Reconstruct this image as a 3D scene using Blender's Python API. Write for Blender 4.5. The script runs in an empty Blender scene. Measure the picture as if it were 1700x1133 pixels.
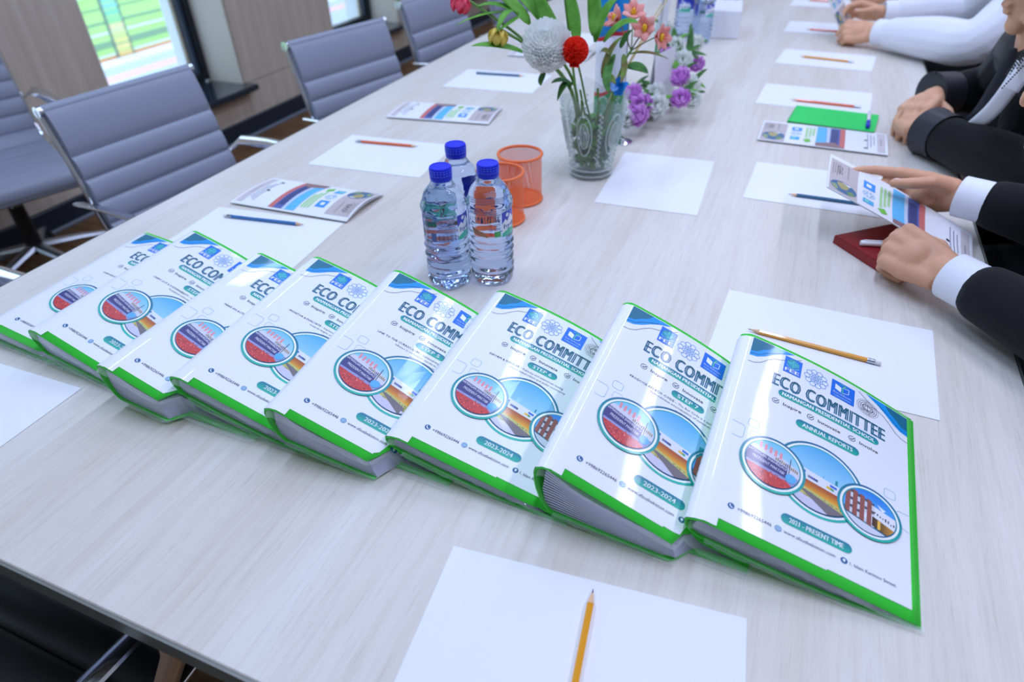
import bpy, math, random
from math import sin, cos, pi, radians, sqrt, atan2
from mathutils import Vector, Matrix

random.seed(7)
scene = bpy.context.scene
COL = scene.collection

# ------------------------------------------------------------------ camera
ZT = 0.75                      # table top height
FL, PITCH, ROLL, HC, YAW = 1088.04, 0.640728, -0.0299904, 0.588238, radians(23.6)
_f = Vector((0, cos(PITCH), -sin(PITCH))); _r0 = Vector((1, 0, 0)); _u0 = _r0.cross(_f)
_r = _r0 * cos(ROLL) + _u0 * sin(ROLL); _u = _u0 * cos(ROLL) - _r0 * sin(ROLL)
_M = Matrix.Rotation(YAW, 3, 'Z')
CF, CR, CU = _M @ _f, _M @ _r, _M @ _u
CAM = Vector((0, 0, ZT + HC))
cam_data = bpy.data.cameras.new('camera')
cam = bpy.data.objects.new('camera', cam_data); COL.objects.link(cam)
cam_data.sensor_width = 36.0
cam_data.lens = FL * 36.0 / 1700.0
cam_data.clip_start = 0.02; cam_data.clip_end = 300
m3 = Matrix((CR, CU, -CF)).transposed()
cam.matrix_world = Matrix.Translation(CAM) @ m3.to_4x4()
cam_data.dof.use_dof = True
cam_data.dof.focus_distance = 0.85
cam_data.dof.aperture_fstop = 3.8
scene.camera = cam


def ray(x, y):
    return CF + CR * ((x - 850) / FL) - CU * ((y - 566.5) / FL)


def at(x, y, z=ZT):
    d = ray(x, y); return CAM + d * ((z - CAM.z) / d.z)


def atx(x, y, X):
    d = ray(x, y); return CAM + d * ((X - CAM.x) / d.x)


def atd(x, y, depth):
    return CAM + ray(x, y) * depth


# ------------------------------------------------------------------ world, lights, exposure
world = bpy.data.worlds.new('world'); scene.world = world
world.use_nodes = True
bg = world.node_tree.nodes['Background']
bg.inputs[0].default_value = (0.62, 0.80, 1.0, 1)
bg.inputs[1].default_value = 2.4
scene.view_settings.view_transform = 'Standard'
scene.view_settings.look = 'None'
scene.view_settings.gamma = 1.0
scene.view_settings.use_curve_mapping = False
scene.view_settings.exposure = 0.08

CEIL = 3.0
LIGHTS = []
for lx in (-1.5, -0.1, 1.3):
    for ly in (0.8, 2.6, 4.4, 6.2):
        ld = bpy.data.lights.new('ceiling_tube_light', 'AREA')
        ld.shape = 'RECTANGLE'; ld.size = 0.12; ld.size_y = 1.3
        ld.energy = {0.8: 20.5, 2.6: 11.5, 4.4: 10, 6.2: 9}[ly]
        ld.color = {-1.5: (0.52, 0.68, 1.0), -0.1: (0.60, 0.70, 1.0), 1.3: (0.72, 0.74, 1.0)}[lx]
        lo = bpy.data.objects.new('ceiling_tube_light', ld)
        lo.location = (lx, ly, CEIL - 0.035)
        COL.objects.link(lo)


# ------------------------------------------------------------------ materials
def lin(c):
    return tuple(((v / 255) / 12.92 if v / 255 <= 0.04045 else ((v / 255 + 0.055) / 1.055) ** 2.4) for v in c)


def pm(name, rgb, rough=0.5, metal=0.0, spec=0.5, coat=0.0, trans=0.0, ior=1.45, alpha=1.0, sheen=0.0, sub=0.0, emit=None):
    m = bpy.data.materials.new(name); m.use_nodes = True
    b = m.node_tree.nodes['Principled BSDF']
    b.inputs['Base Color'].default_value = (*lin(rgb), 1)
    b.inputs['Roughness'].default_value = rough
    b.inputs['Metallic'].default_value = metal
    b.inputs['Specular IOR Level'].default_value = spec
    b.inputs['Coat Weight'].default_value = coat
    b.inputs['Coat Roughness'].default_value = 0.05
    b.inputs['Transmission Weight'].default_value = trans
    b.inputs['IOR'].default_value = ior
    b.inputs['Alpha'].default_value = alpha
    b.inputs['Sheen Weight'].default_value = sheen
    if sub:
        b.inputs['Subsurface Weight'].default_value = sub
        b.inputs['Subsurface Radius'].default_value = (0.01, 0.004, 0.002)
        b.inputs['Subsurface Scale'].default_value = 0.6
    if emit:
        b.inputs['Emission Color'].default_value = (*lin(rgb), 1)
        b.inputs['Emission Strength'].default_value = emit
    return m


def nodes(m):
    return m.node_tree.nodes, m.node_tree.links, m.node_tree.nodes['Principled BSDF']


def noise_col(m, c1, c2, scale=(5, 5, 5), nscale=1.0, detail=6, lo=0.35, hi=0.65, bump=0.0, rough=0.6):
    N, L, b = nodes(m)
    tc = N.new('ShaderNodeTexCoord'); mp = N.new('ShaderNodeMapping'); mp.inputs['Scale'].default_value = scale
    nz = N.new('ShaderNodeTexNoise'); nz.inputs['Scale'].default_value = nscale; nz.inputs['Detail'].default_value = detail
    nz.inputs['Roughness'].default_value = rough
    rp = N.new('ShaderNodeValToRGB')
    rp.color_ramp.elements[0].position = lo; rp.color_ramp.elements[0].color = (*lin(c1), 1)
    rp.color_ramp.elements[1].position = hi; rp.color_ramp.elements[1].color = (*lin(c2), 1)
    L.new(tc.outputs['Object'], mp.inputs[0]); L.new(mp.outputs[0], nz.inputs[0]); L.new(nz.outputs[0], rp.inputs[0])
    L.new(rp.outputs[0], b.inputs['Base Color'])
    if bump:
        bp = N.new('ShaderNodeBump'); bp.inputs['Strength'].default_value = bump; bp.inputs['Distance'].default_value = 0.002
        L.new(nz.outputs[0], bp.inputs['Height']); L.new(bp.outputs[0], b.inputs['Normal'])
    return m


def bump_only(m, scale, strength, dist=0.002, detail=4):
    N, L, b = nodes(m)
    tc = N.new('ShaderNodeTexCoord')
    nz = N.new('ShaderNodeTexNoise'); nz.inputs['Scale'].default_value = scale; nz.inputs['Detail'].default_value = detail
    bp = N.new('ShaderNodeBump'); bp.inputs['Strength'].default_value = strength; bp.inputs['Distance'].default_value = dist
    L.new(tc.outputs['Object'], nz.inputs[0]); L.new(nz.outputs[0], bp.inputs['Height'])
    L.new(bp.outputs[0], b.inputs['Normal'])
    if 'Coat Normal' in b.inputs: L.new(bp.outputs[0], b.inputs['Coat Normal'])
    return m


def thin_plastic(name, rgb, opacity, rough=0.08, bump=None, edge=0.55):
    """clear film: mix of transparent and glossy/diffuse plastic"""
    m = bpy.data.materials.new(name); m.use_nodes = True
    N, L = m.node_tree.nodes, m.node_tree.links
    b = N['Principled BSDF']; out = N['Material Output']
    b.inputs['Base Color'].default_value = (*lin(rgb), 1); b.inputs['Roughness'].default_value = rough
    tr = N.new('ShaderNodeBsdfTransparent'); tr.inputs[0].default_value = (*lin([min(255, 225 + v * 0.12) for v in rgb]), 1)
    fr = N.new('ShaderNodeLayerWeight'); fr.inputs['Blend'].default_value = 0.35
    mr = N.new('ShaderNodeMath'); mr.operation = 'MULTIPLY_ADD'; mr.inputs[1].default_value = edge; mr.inputs[2].default_value = opacity
    mx = N.new('ShaderNodeMixShader')
    L.new(fr.outputs['Facing'], mr.inputs[0]); L.new(mr.outputs[0], mx.inputs[0])
    L.new(tr.outputs[0], mx.inputs[1]); L.new(b.outputs[0], mx.inputs[2]); L.new(mx.outputs[0], out.inputs['Surface'])
    if bump:
        tc = N.new('ShaderNodeTexCoord'); nz = N.new('ShaderNodeTexNoise'); nz.inputs['Scale'].default_value = bump
        bp = N.new('ShaderNodeBump'); bp.inputs['Strength'].default_value = 0.6; bp.inputs['Distance'].default_value = 0.002
        L.new(tc.outputs['Object'], nz.inputs[0]); L.new(nz.outputs[0], bp.inputs['Height']); L.new(bp.outputs[0], b.inputs['Normal'])
    return m


M = {}
M['paper'] = pm('paper', (238, 240, 244), 0.65, spec=0.3)
M['card'] = pm('card_white', (236, 238, 242), 0.5)
M['chrome'] = pm('chrome', (225, 228, 235), 0.12, 1.0)
M['alu'] = pm('aluminium', (190, 195, 205), 0.3, 1.0)
M['leather'] = bump_only(pm('grey_leatherette', (148, 154, 170), 0.42, spec=0.45), 180, 0.15, 0.001)
M['blackleather'] = bump_only(pm('black_leatherette', (26, 27, 31), 0.4, spec=0.4), 180, 0.15, 0.001)
M['blackplastic'] = pm('black_plastic', (22, 23, 26), 0.4)
M['rubber'] = pm('black_rubber', (14, 14, 16), 0.7)
M['edge'] = pm('table_edge_band', (120, 122, 116), 0.35)
M['edge_line'] = pm('table_edge_line', (215, 210, 190), 0.3)
M['apron'] = pm('table_apron', (70, 70, 72), 0.5)
M['darkstone'] = bump_only(pm('dark_sill_stone', (38, 46, 58), 0.12, coat=0.5), 60, 0.05)
M['baseboard'] = pm('dark_baseboard', (34, 42, 54), 0.35)
M['base_trim'] = pm('grey_trim', (120, 128, 140), 0.4)
M['cream'] = pm('cream_reveal', (228, 222, 208), 0.6)
M['ceiling'] = pm('ceiling_white', (236, 236, 236), 0.8)
M['wallwhite'] = pm('wall_paint', (222, 220, 214), 0.8)
M['extwhite'] = pm('exterior_white', (235, 238, 242), 0.7)
M['frame'] = pm('window_frame_black', (24, 28, 34), 0.35)
M['frame_in'] = pm('window_frame_grey', (70, 84, 100), 0.3)
M['frame_strip'] = pm('window_strip', (190, 182, 160), 0.5)
M['skin'] = pm('skin', (218, 164, 130), 0.5, sub=0.12)
M['skin2'] = pm('skin_warm', (222, 170, 134), 0.5, sub=0.12)
M['nail'] = pm('nail', (228, 190, 172), 0.25)
M['blacksuit'] = bump_only(pm('black_wool', (24, 24, 27), 0.85, spec=0.2, sheen=0.1), 900, 0.1, 0.0005)
M['velvet'] = pm('black_velvet', (9, 9, 11), 0.9, spec=0.1, sheen=0.15)
M['satin'] = pm('charcoal_satin', (44, 45, 52), 0.45, spec=0.4)
M['shirt'] = bump_only(pm('white_shirt', (232, 236, 244), 0.7, sheen=0.1), 14, 0.5, 0.012, 3)
M['cuff'] = pm('white_cuff', (236, 240, 248), 0.65)
M['hair'] = pm('dark_hair', (30, 20, 16), 0.5)
M['eye'] = pm('eye_white', (235, 232, 228), 0.2)
M['iris'] = pm('iris_brown', (50, 30, 20), 0.2)
M['gold'] = pm('gold_ring', (230, 190, 120), 0.2, 1.0)
M['capblue'] = pm('blue_cap', (24, 44, 215), 0.35)
M['orange'] = pm('orange_enamel', (246, 122, 66), 0.4)
M['green'] = pm('green_plastic', (64, 222, 66), 0.3, trans=0.0)
M['greenlite'] = pm('green_plastic_edge', (70, 225, 66), 0.3)
M['pages'] = pm('clear_pocket_pages', (196, 200, 222), 0.25, coat=0.4)
M['film'] = thin_plastic('clear_film', (235, 245, 240), 0.10, 0.06, 120)
M['filmgreen'] = thin_plastic('green_tinted_film', (120, 220, 130), 0.30, 0.08, 90)
M['pencil_y'] = pm('pencil_yellow', (236, 160, 30), 0.3, coat=0.5)
M['pencil_o'] = pm('pencil_orange', (238, 112, 60), 0.3, coat=0.5)
M['pencil_b'] = pm('pencil_blue', (34, 112, 176), 0.3, coat=0.5)
M['pencil_t'] = pm('pencil_teal', (20, 92, 130), 0.3, coat=0.5)
M['pwood'] = pm('pencil_wood', (232, 190, 150), 0.7)
M['lead'] = pm('pencil_lead', (50, 48, 52), 0.4)
M['eraser'] = pm('eraser_white', (235, 232, 228), 0.7)
M['red'] = bump_only(pm('red_leatherette', (140, 24, 30), 0.45), 300, 0.2, 0.001)
M['greenbook'] = pm('green_cover', (0, 214, 96), 0.45)
M['peng'] = pm('pen_white', (238, 238, 242), 0.25)
M['penblue'] = pm('pen_blue', (24, 40, 200), 0.25)
M['stem'] = pm('stem_green', (96, 142, 62), 0.5)
M['leaf'] = noise_col(pm('leaf_green', (100, 165, 60), 0.45), (92, 160, 52), (132, 196, 88), (20, 20, 20), 1.2)
M['leafd'] = noise_col(pm('leaf_dark', (50, 100, 45), 0.5), (38, 88, 40), (82, 140, 58), (25, 25, 25), 1.2)
M['leafb'] = noise_col(pm('leaf_brownish', (130, 120, 60), 0.5), (120, 84, 50), (110, 150, 62), (25, 25, 25), 1.0)
def petal(name, c1, c2=None, tr=0.35, sc=30):
    m = pm(name, c1, 0.6)
    if c2: noise_col(m, c1, c2, (sc, sc, sc), 1)
    N, L, b = nodes(m); out = N['Material Output']
    t = N.new('ShaderNodeBsdfTranslucent'); mx = N.new('ShaderNodeMixShader'); mx.inputs[0].default_value = tr
    if b.inputs['Base Color'].links: L.new(b.inputs['Base Color'].links[0].from_socket, t.inputs[0])
    else: t.inputs[0].default_value = (*lin(c1), 1)
    L.new(b.outputs[0], mx.inputs[1]); L.new(t.outputs[0], mx.inputs[2]); L.new(mx.outputs[0], out.inputs['Surface'])
    return m
M['petalw'] = petal('petal_white', (250, 252, 250), tr=0.45)
M['petalr'] = petal('petal_red', (240, 44, 26), (250, 70, 48))
M['petalp'] = petal('petal_salmon', (248, 160, 148), (253, 206, 200), sc=40)
M['petaly'] = petal('petal_yellow', (242, 220, 110))
M['petalpk'] = petal('petal_pink', (242, 92, 122))
M['petalv'] = petal('petal_violet', (226, 146, 236), (246, 204, 250), tr=0.45)
M['petalg'] = petal('petal_cream', (248, 252, 248), tr=0.45)
M['leaf'] = petal('leaf_green', (96, 168, 54), (138, 204, 92), sc=20)
M['leafd'] = petal('leaf_dark', (44, 98, 42), (90, 150, 62), tr=0.25)
M['leafb'] = petal('leaf_brownish', (128, 90, 54), (116, 156, 66), tr=0.25)
M['center'] = pm('flower_centre', (240, 196, 40), 0.6)
M['ribbon'] = pm('blue_ribbon', (20, 130, 220), 0.35)
M['bamboo'] = pm('dry_stem', (206, 190, 140), 0.6)
M['lawn'] = noise_col(pm('lawn', (120, 200, 70), 0.9), (146, 202, 96), (176, 224, 128), (0.8, 0.05, 1), 1.0, lo=0.3, hi=0.7)
M['track'] = pm('running_track', (206, 130, 72), 0.9)
M['pave'] = pm('paving', (190, 200, 210), 0.9)
M['kerb'] = pm('kerb', (230, 235, 240), 0.9)
M['pinkpave'] = pm('pink_paving', (244, 190, 204), 0.9)
M['linegrey'] = pm('field_line', (110, 150, 110), 0.9)

# glass / water
def glass(name, rgb, ior, rough=0.0):
    m = pm(name, rgb, rough, trans=1.0, ior=ior)
    return m
M['water'] = bump_only(glass('pet_and_water', (206, 226, 255), 1.30), 60, 0.25, 0.003, 2)
M['petclear'] = glass('pet_clear', (235, 244, 255), 1.15)
M['vase'] = thin_plastic('cut_glass', (214, 228, 228), 0.06, 0.03, 70, 0.32)
M['window_glass'] = thin_plastic('window_glass', (235, 245, 255), 0.02, 0.02)

# laminate table top: grain along Y
def make_wood():
    m = bpy.data.materials.new('pale_ash_laminate'); m.use_nodes = True
    N, L, b = nodes(m)
    b.inputs['Roughness'].default_value = 0.42; b.inputs['Specular IOR Level'].default_value = 0.35
    tc = N.new('ShaderNodeTexCoord')
    def nz(scale, detail, rough=0.6, dist=0.0):
        mp = N.new('ShaderNodeMapping'); mp.inputs['Scale'].default_value = scale
        n = N.new('ShaderNodeTexNoise'); n.inputs['Scale'].default_value = 1; n.inputs['Detail'].default_value = detail
        n.inputs['Roughness'].default_value = rough; n.inputs['Distortion'].default_value = dist
        L.new(tc.outputs['Object'], mp.inputs[0]); L.new(mp.outputs[0], n.inputs[0]); return n
    a = nz((130, 5, 1), 5, 0.7); c = nz((11, 0.9, 1), 4, 0.55, 0.4); d = nz((420, 16, 1), 3, 0.7)
    def ramp(src, lo, hi, c1, c2):
        r = N.new('ShaderNodeValToRGB'); r.color_ramp.elements[0].position = lo; r.color_ramp.elements[1].position = hi
        r.color_ramp.elements[0].color = (*lin(c1), 1); r.color_ramp.elements[1].color = (*lin(c2), 1)
        L.new(src.outputs[0], r.inputs[0]); return r
    r1 = ramp(a, 0.28, 0.55, (218, 212, 204), (228, 224, 218))
    r2 = ramp(c, 0.35, 0.65, (240, 234, 227), (250, 249, 249))
    r3 = ramp(d, 0.25, 0.45, (220, 213, 206), (255, 255, 255))
    def mul(x, y, f):
        k = N.new('ShaderNodeMix'); k.data_type = 'RGBA'; k.blend_type = 'MULTIPLY'; k.inputs[0].default_value = f
        L.new(x, k.inputs[6]); L.new(y, k.inputs[7]); return k.outputs[2]
    o = mul(r1.outputs[0], r2.outputs[0], 0.9); o = mul(o, r3.outputs[0], 0.5)
    L.new(o, b.inputs['Base Color'])
    bp = N.new('ShaderNodeBump'); bp.inputs['Strength'].default_value = 0.12; bp.inputs['Distance'].default_value = 0.0006
    L.new(a.outputs[0], bp.inputs['Height']); L.new(bp.outputs[0], b.inputs['Normal'])
    return m
M['wood'] = make_wood()
M['panel'] = noise_col(pm('beige_wall_laminate', (176, 166, 150), 0.5), (198, 182, 164), (214, 200, 182), (1, 14, 0.9), 1.6, bump=0.05)
M['floor_wood'] = [noise_col(pm('brown_floor_plank', (120, 88, 58), 0.35), a, b_, (2.0, 30, 1), 1.3)
                   for a, b_ in (((96, 66, 40), (138, 100, 64)), ((108, 76, 46), (150, 112, 72)), ((88, 60, 38), (126, 92, 58)))]

# mesh wire with real see-through holes (procedural alpha)
def make_wire():
    m = pm('orange_wire_mesh', (246, 122, 66), 0.45)
    N, L, b = nodes(m)
    tc = N.new('ShaderNodeTexCoord'); sx = N.new('ShaderNodeSeparateXYZ')
    L.new(tc.outputs['UV'], sx.inputs[0])
    def math_(op, a=None, b_=None, v=None):
        n = N.new('ShaderNodeMath'); n.operation = op
        if a is not None: L.new(a, n.inputs[0])
        if b_ is not None: L.new(b_, n.inputs[1])
        if v is not None: n.inputs[1].default_value = v
        return n.outputs[0]
    u, v = sx.outputs[0], sx.outputs[1]
    s = math_('ADD', u, v); d = math_('SUBTRACT', u, v)
    fs = math_('FRACT', s); fd = math_('FRACT', d)
    a1 = math_('LESS_THAN', fs, v=0.30); a2 = math_('LESS_THAN', fd, v=0.30)
    mx = math_('MAXIMUM', a1, a2)
    L.new(mx, b.inputs['Alpha'])
    return m
M['wire'] = make_wire()

# printed ink: colour of the print stored per vertex
def make_ink(name, coat):
    m = bpy.data.materials.new(name); m.use_nodes = True
    N, L, b = nodes(m)
    at_ = N.new('ShaderNodeAttribute'); at_.attribute_name = 'Col'
    L.new(at_.outputs['Color'], b.inputs['Base Color'])
    b.inputs['Roughness'].default_value = 0.5; b.inputs['Coat Weight'].default_value = coat; b.inputs['Coat Roughness'].default_value = 0.07
    return m
M['ink'] = make_ink('printed_ink', 0.0)
M['inkgloss'] = make_ink('printed_ink_under_film', 0.5)
M['insert'] = pm('insert_under_film', (238, 241, 246), 0.5, coat=0.5)
for k_ in ('inkgloss', 'insert'):
    bump_only(M[k_], 9, 0.0)


# ------------------------------------------------------------------ mesh helpers
class MB:
    def __init__(s): s.v = []; s.f = []; s.uv = None
    def add(s, vs, fs):
        o = len(s.v); s.v += [Vector(p) for p in vs]; s.f += [tuple(i + o for i in f) for f in fs]; return s
    def box(s, c, d, rot=None):
        c = Vector(c); h = [x / 2 for x in d]
        vs = [Vector((sx * h[0], sy * h[1], sz * h[2])) for sx in (-1, 1) for sy in (-1, 1) for sz in (-1, 1)]
        if rot is not None: vs = [rot @ p for p in vs]
        vs = [p + c for p in vs]
        return s.add(vs, [(0, 1, 3, 2), (4, 6, 7, 5), (0, 4, 5, 1), (2, 3, 7, 6), (0, 2, 6, 4), (1, 5, 7, 3)])
    def bbox(s, c, d, bev=0.003, rot=None):
        """bevelled box: chamfered by stacking inset rings"""
        hx, hy, hz = d[0] / 2, d[1] / 2, d[2] / 2; b = min(bev, hx, hy, hz)
        rings = []
        for z, ins in ((-hz, b), (-hz + b, 0), (hz - b, 0), (hz, b)):
            x, y, k = hx - ins, hy - ins, b
            x = max(x, k); y = max(y, k)
            r = [(x - k, -y), (x, -y + k), (x, y - k), (x - k, y), (-x + k, y), (-x, y - k), (-x, -y + k), (-x + k, -y)]
            rings.append([Vector((p[0], p[1], z)) for p in r])
        vs = [p for r in rings for p in r]
        if rot is not None: vs = [rot @ p for p in vs]
        c = Vector(c); vs = [p + c for p in vs]
        fs = []
        for i in range(3):
            for j in range(8):
                a = i * 8 + j; b2 = i * 8 + (j + 1) % 8
                fs.append((a, b2, b2 + 8, a + 8))
        fs.append(tuple(range(7, -1, -1))); fs.append(tuple(range(24, 32)))
        return s.add(vs, fs)
    def tube(s, path, rad, n=10, caps=True, flat=1.0, up=None):
        path = [Vector(p) for p in path]
        if not hasattr(rad, '__len__'): rad = [rad] * len(path)
        rings = []; prev = None
        for i, p in enumerate(path):
            t = (path[min(i + 1, len(path) - 1)] - path[max(i - 1, 0)])
            if t.length < 1e-9: t = Vector((0, 0, 1))
            t.normalize()
            if prev is None:
                a = Vector(up) if up is not None else (Vector((0, 0, 1)) if abs(t.z) < 0.9 else Vector((1, 0, 0)))
            else: a = prev
            a = a - t * a.dot(t)
            if a.length < 1e-6: a = t.orthogonal()
            a.normalize(); prev = a
            b = t.cross(a)
            rings.append([p + (a * cos(2 * pi * k / n) * flat + b * sin(2 * pi * k / n)) * rad[i] for k in range(n)])
        vs = [q for r in rings for q in r]; fs = []
        for i in range(len(rings) - 1):
            for k in range(n):
                a = i * n + k; b = i * n + (k + 1) % n
                fs.append((a, b, b + n, a + n))
        if caps:
            fs.append(tuple(range(n - 1, -1, -1))); o = (len(rings) - 1) * n; fs.append(tuple(range(o, o + n)))
        return s.add(vs, fs)
    def lathe(s, prof, n=24, c=(0, 0, 0), axis=None, fn=None, close=False):
        c = Vector(c); vs = []
        for r, z in prof:
            for k in range(n):
                a = 2 * pi * k / n
                rr = r * (fn(a, z) if fn else 1)
                p = Vector((rr * cos(a), rr * sin(a), z))
                if axis is not None: p = axis @ p
                vs.append(p + c)
        fs = []
        for i in range(len(prof) - 1):
            for k in range(n):
                a = i * n + k; b = i * n + (k + 1) % n
                fs.append((a, b, b + n, a + n))
        if not close:
            fs.append(tuple(range(n - 1, -1, -1))); o = (len(prof) - 1) * n; fs.append(tuple(range(o, o + n)))
        else:
            o = (len(prof) - 1) * n
            for k in range(n): fs.append((o + k, o + (k + 1) % n, (k + 1) % n, k))
        return s.add(vs, fs)
    def ball(s, c, r, n=12, m=8, rot=None):
        if not hasattr(r, '__len__'): r = (r, r, r)
        c = Vector(c); vs = []; fs = []
        for i in range(1, m):
            t = pi * i / m
            for k in range(n):
                a = 2 * pi * k / n
                vs.append(Vector((r[0] * sin(t) * cos(a), r[1] * sin(t) * sin(a), r[2] * cos(t))))
        vs += [Vector((0, 0, r[2])), Vector((0, 0, -r[2]))]
        if rot is not None: vs = [rot @ p for p in vs]
        vs = [p + c for p in vs]
        for i in range(m - 2):
            for k in range(n):
                a = i * n + k; b = i * n + (k + 1) % n
                fs.append((a, a + n, b + n, b))
        T = (m - 1) * n
        for k in range(n):
            fs.append((T, k, (k + 1) % n)); o = (m - 2) * n; fs.append((T + 1, o + (k + 1) % n, o + k))
        return s.add(vs, fs)
    def grid(s, fn, nu, nv):
        vs = [fn(i / nu, j / nv) for i in range(nu + 1) for j in range(nv + 1)]
        fs = [(i * (nv + 1) + j, (i + 1) * (nv + 1) + j, (i + 1) * (nv + 1) + j + 1, i * (nv + 1) + j + 1) for i in range(nu) for j in range(nv)]
        return s.add(vs, fs)
    def sheet(s, fn, nu, nv, th):
        """grid with thickness th straight down"""
        top = [Vector(fn(i / nu, j / nv)) for i in range(nu + 1) for j in range(nv + 1)]
        bot = [p - Vector((0, 0, th)) for p in top]
        W = nv + 1; n = len(top)
        idx = lambda i, j: i * W + j
        fs = [(idx(i, j), idx(i + 1, j), idx(i + 1, j + 1), idx(i, j + 1)) for i in range(nu) for j in range(nv)]
        fs += [(n + f[3], n + f[2], n + f[1], n + f[0]) for f in fs[:]]
        bd = [idx(i, 0) for i in range(nu)] + [idx(nu, j) for j in range(nv)] + [idx(i, nv) for i in range(nu, 0, -1)] + [idx(0, j) for j in range(nv, 0, -1)]
        for k in range(len(bd)):
            a, b = bd[k], bd[(k + 1) % len(bd)]
            fs.append((a, n + a, n + b, b))
        return s.add(top + bot, fs)
    def build(s, name, mat, parent=None, smooth=True, off=None, autosmooth=True):
        me = bpy.data.meshes.new(name)
        if off is None: off = Vector((0, 0, 0))
        me.from_pydata([tuple(p - off) for p in s.v], [], s.f)
        if smooth:
            me.polygons.foreach_set('use_smooth', [True] * len(me.polygons))
            if autosmooth: me.set_sharp_from_angle(angle=radians(38))
        if mat: me.materials.append(mat)
        me.update()
        ob = bpy.data.objects.new(name, me); COL.objects.link(ob)
        if parent: ob.parent = parent
        return ob


def empty(name, loc=(0, 0, 0), rz=0):
    o = bpy.data.objects.new(name, None); COL.objects.link(o)
    o.location = loc; o.rotation_euler = (0, 0, rz); o.empty_display_size = 0.05
    return o


def tag(o, label, cat, group=None):
    o['label'] = label; o['category'] = cat
    if group: o['group'] = group
    return o


def struct(o):
    o['kind'] = 'structure'; return o


def copy_tree(o, parent=None):
    c = o.copy(); COL.objects.link(c); c.parent = parent
    for ch in list(o.children): copy_tree(ch, c)
    return c


def lerp(a, b, t): return a + (b - a) * t
def sstep(a, b, x):
    t = max(0.0, min(1.0, (x - a) / (b - a))); return t * t * (3 - 2 * t)


# ------------------------------------------------------------------ flat print
_TXT = {}
def text_tris(s, bold=0.0, res=2, space=1.0):
    key = (s, bold, res, space)
    if key in _TXT: return _TXT[key]
    cu = bpy.data.curves.new('glyphs', 'FONT'); cu.body = s; cu.size = 1.0; cu.resolution_u = res; cu.offset = bold; cu.space_character = space
    ob = bpy.data.objects.new('glyphs', cu); COL.objects.link(ob)
    bpy.context.view_layer.update()
    dg = bpy.context.evaluated_depsgraph_get()
    ev = ob.evaluated_get(dg); me = ev.to_mesh()
    me.calc_loop_triangles()
    V = [(v.co.x, v.co.y) for v in me.vertices]; T = [tuple(t.vertices) for t in me.loop_triangles]
    ev.to_mesh_clear()
    bpy.data.objects.remove(ob); bpy.data.curves.remove(cu)
    if V:
        x0 = min(v[0] for v in V); V = [(v[0] - x0, v[1]) for v in V]
        w = max(v[0] for v in V)
    else: w = 0
    _TXT[key] = (V, T, w); return _TXT[key]


def clip_half(poly, ax, val, keep_less):
    out = []
    n = len(poly)
    for i in range(n):
        a, b = poly[i], poly[(i + 1) % n]
        da = (val - a[ax]) if keep_less else (a[ax] - val); db = (val - b[ax]) if keep_less else (b[ax] - val)
        if da >= 0: out.append(a)
        if (da > 0 and db < 0) or (da < 0 and db > 0):
            t = da / (da - db); out.append((a[0] + (b[0] - a[0]) * t, a[1] + (b[1] - a[1]) * t))
    return out


def clip_convex(poly, win):
    for i in range(len(win)):
        a, b = win[i], win[(i + 1) % len(win)]
        nx, ny = -(b[1] - a[1]), (b[0] - a[0])
        out = []
        n = len(poly)
        for k in range(n):
            p, q = poly[k], poly[(k + 1) % n]
            dp = (p[0] - a[0]) * nx + (p[1] - a[1]) * ny; dq = (q[0] - a[0]) * nx + (q[1] - a[1]) * ny
            if dp >= 0: out.append(p)
            if (dp > 0 and dq < 0) or (dp < 0 and dq > 0):
                t = dp / (dp - dq); out.append((p[0] + (q[0] - p[0]) * t, p[1] + (q[1] - p[1]) * t))
        poly = out
        if len(poly) < 3: return []
    return poly


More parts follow.
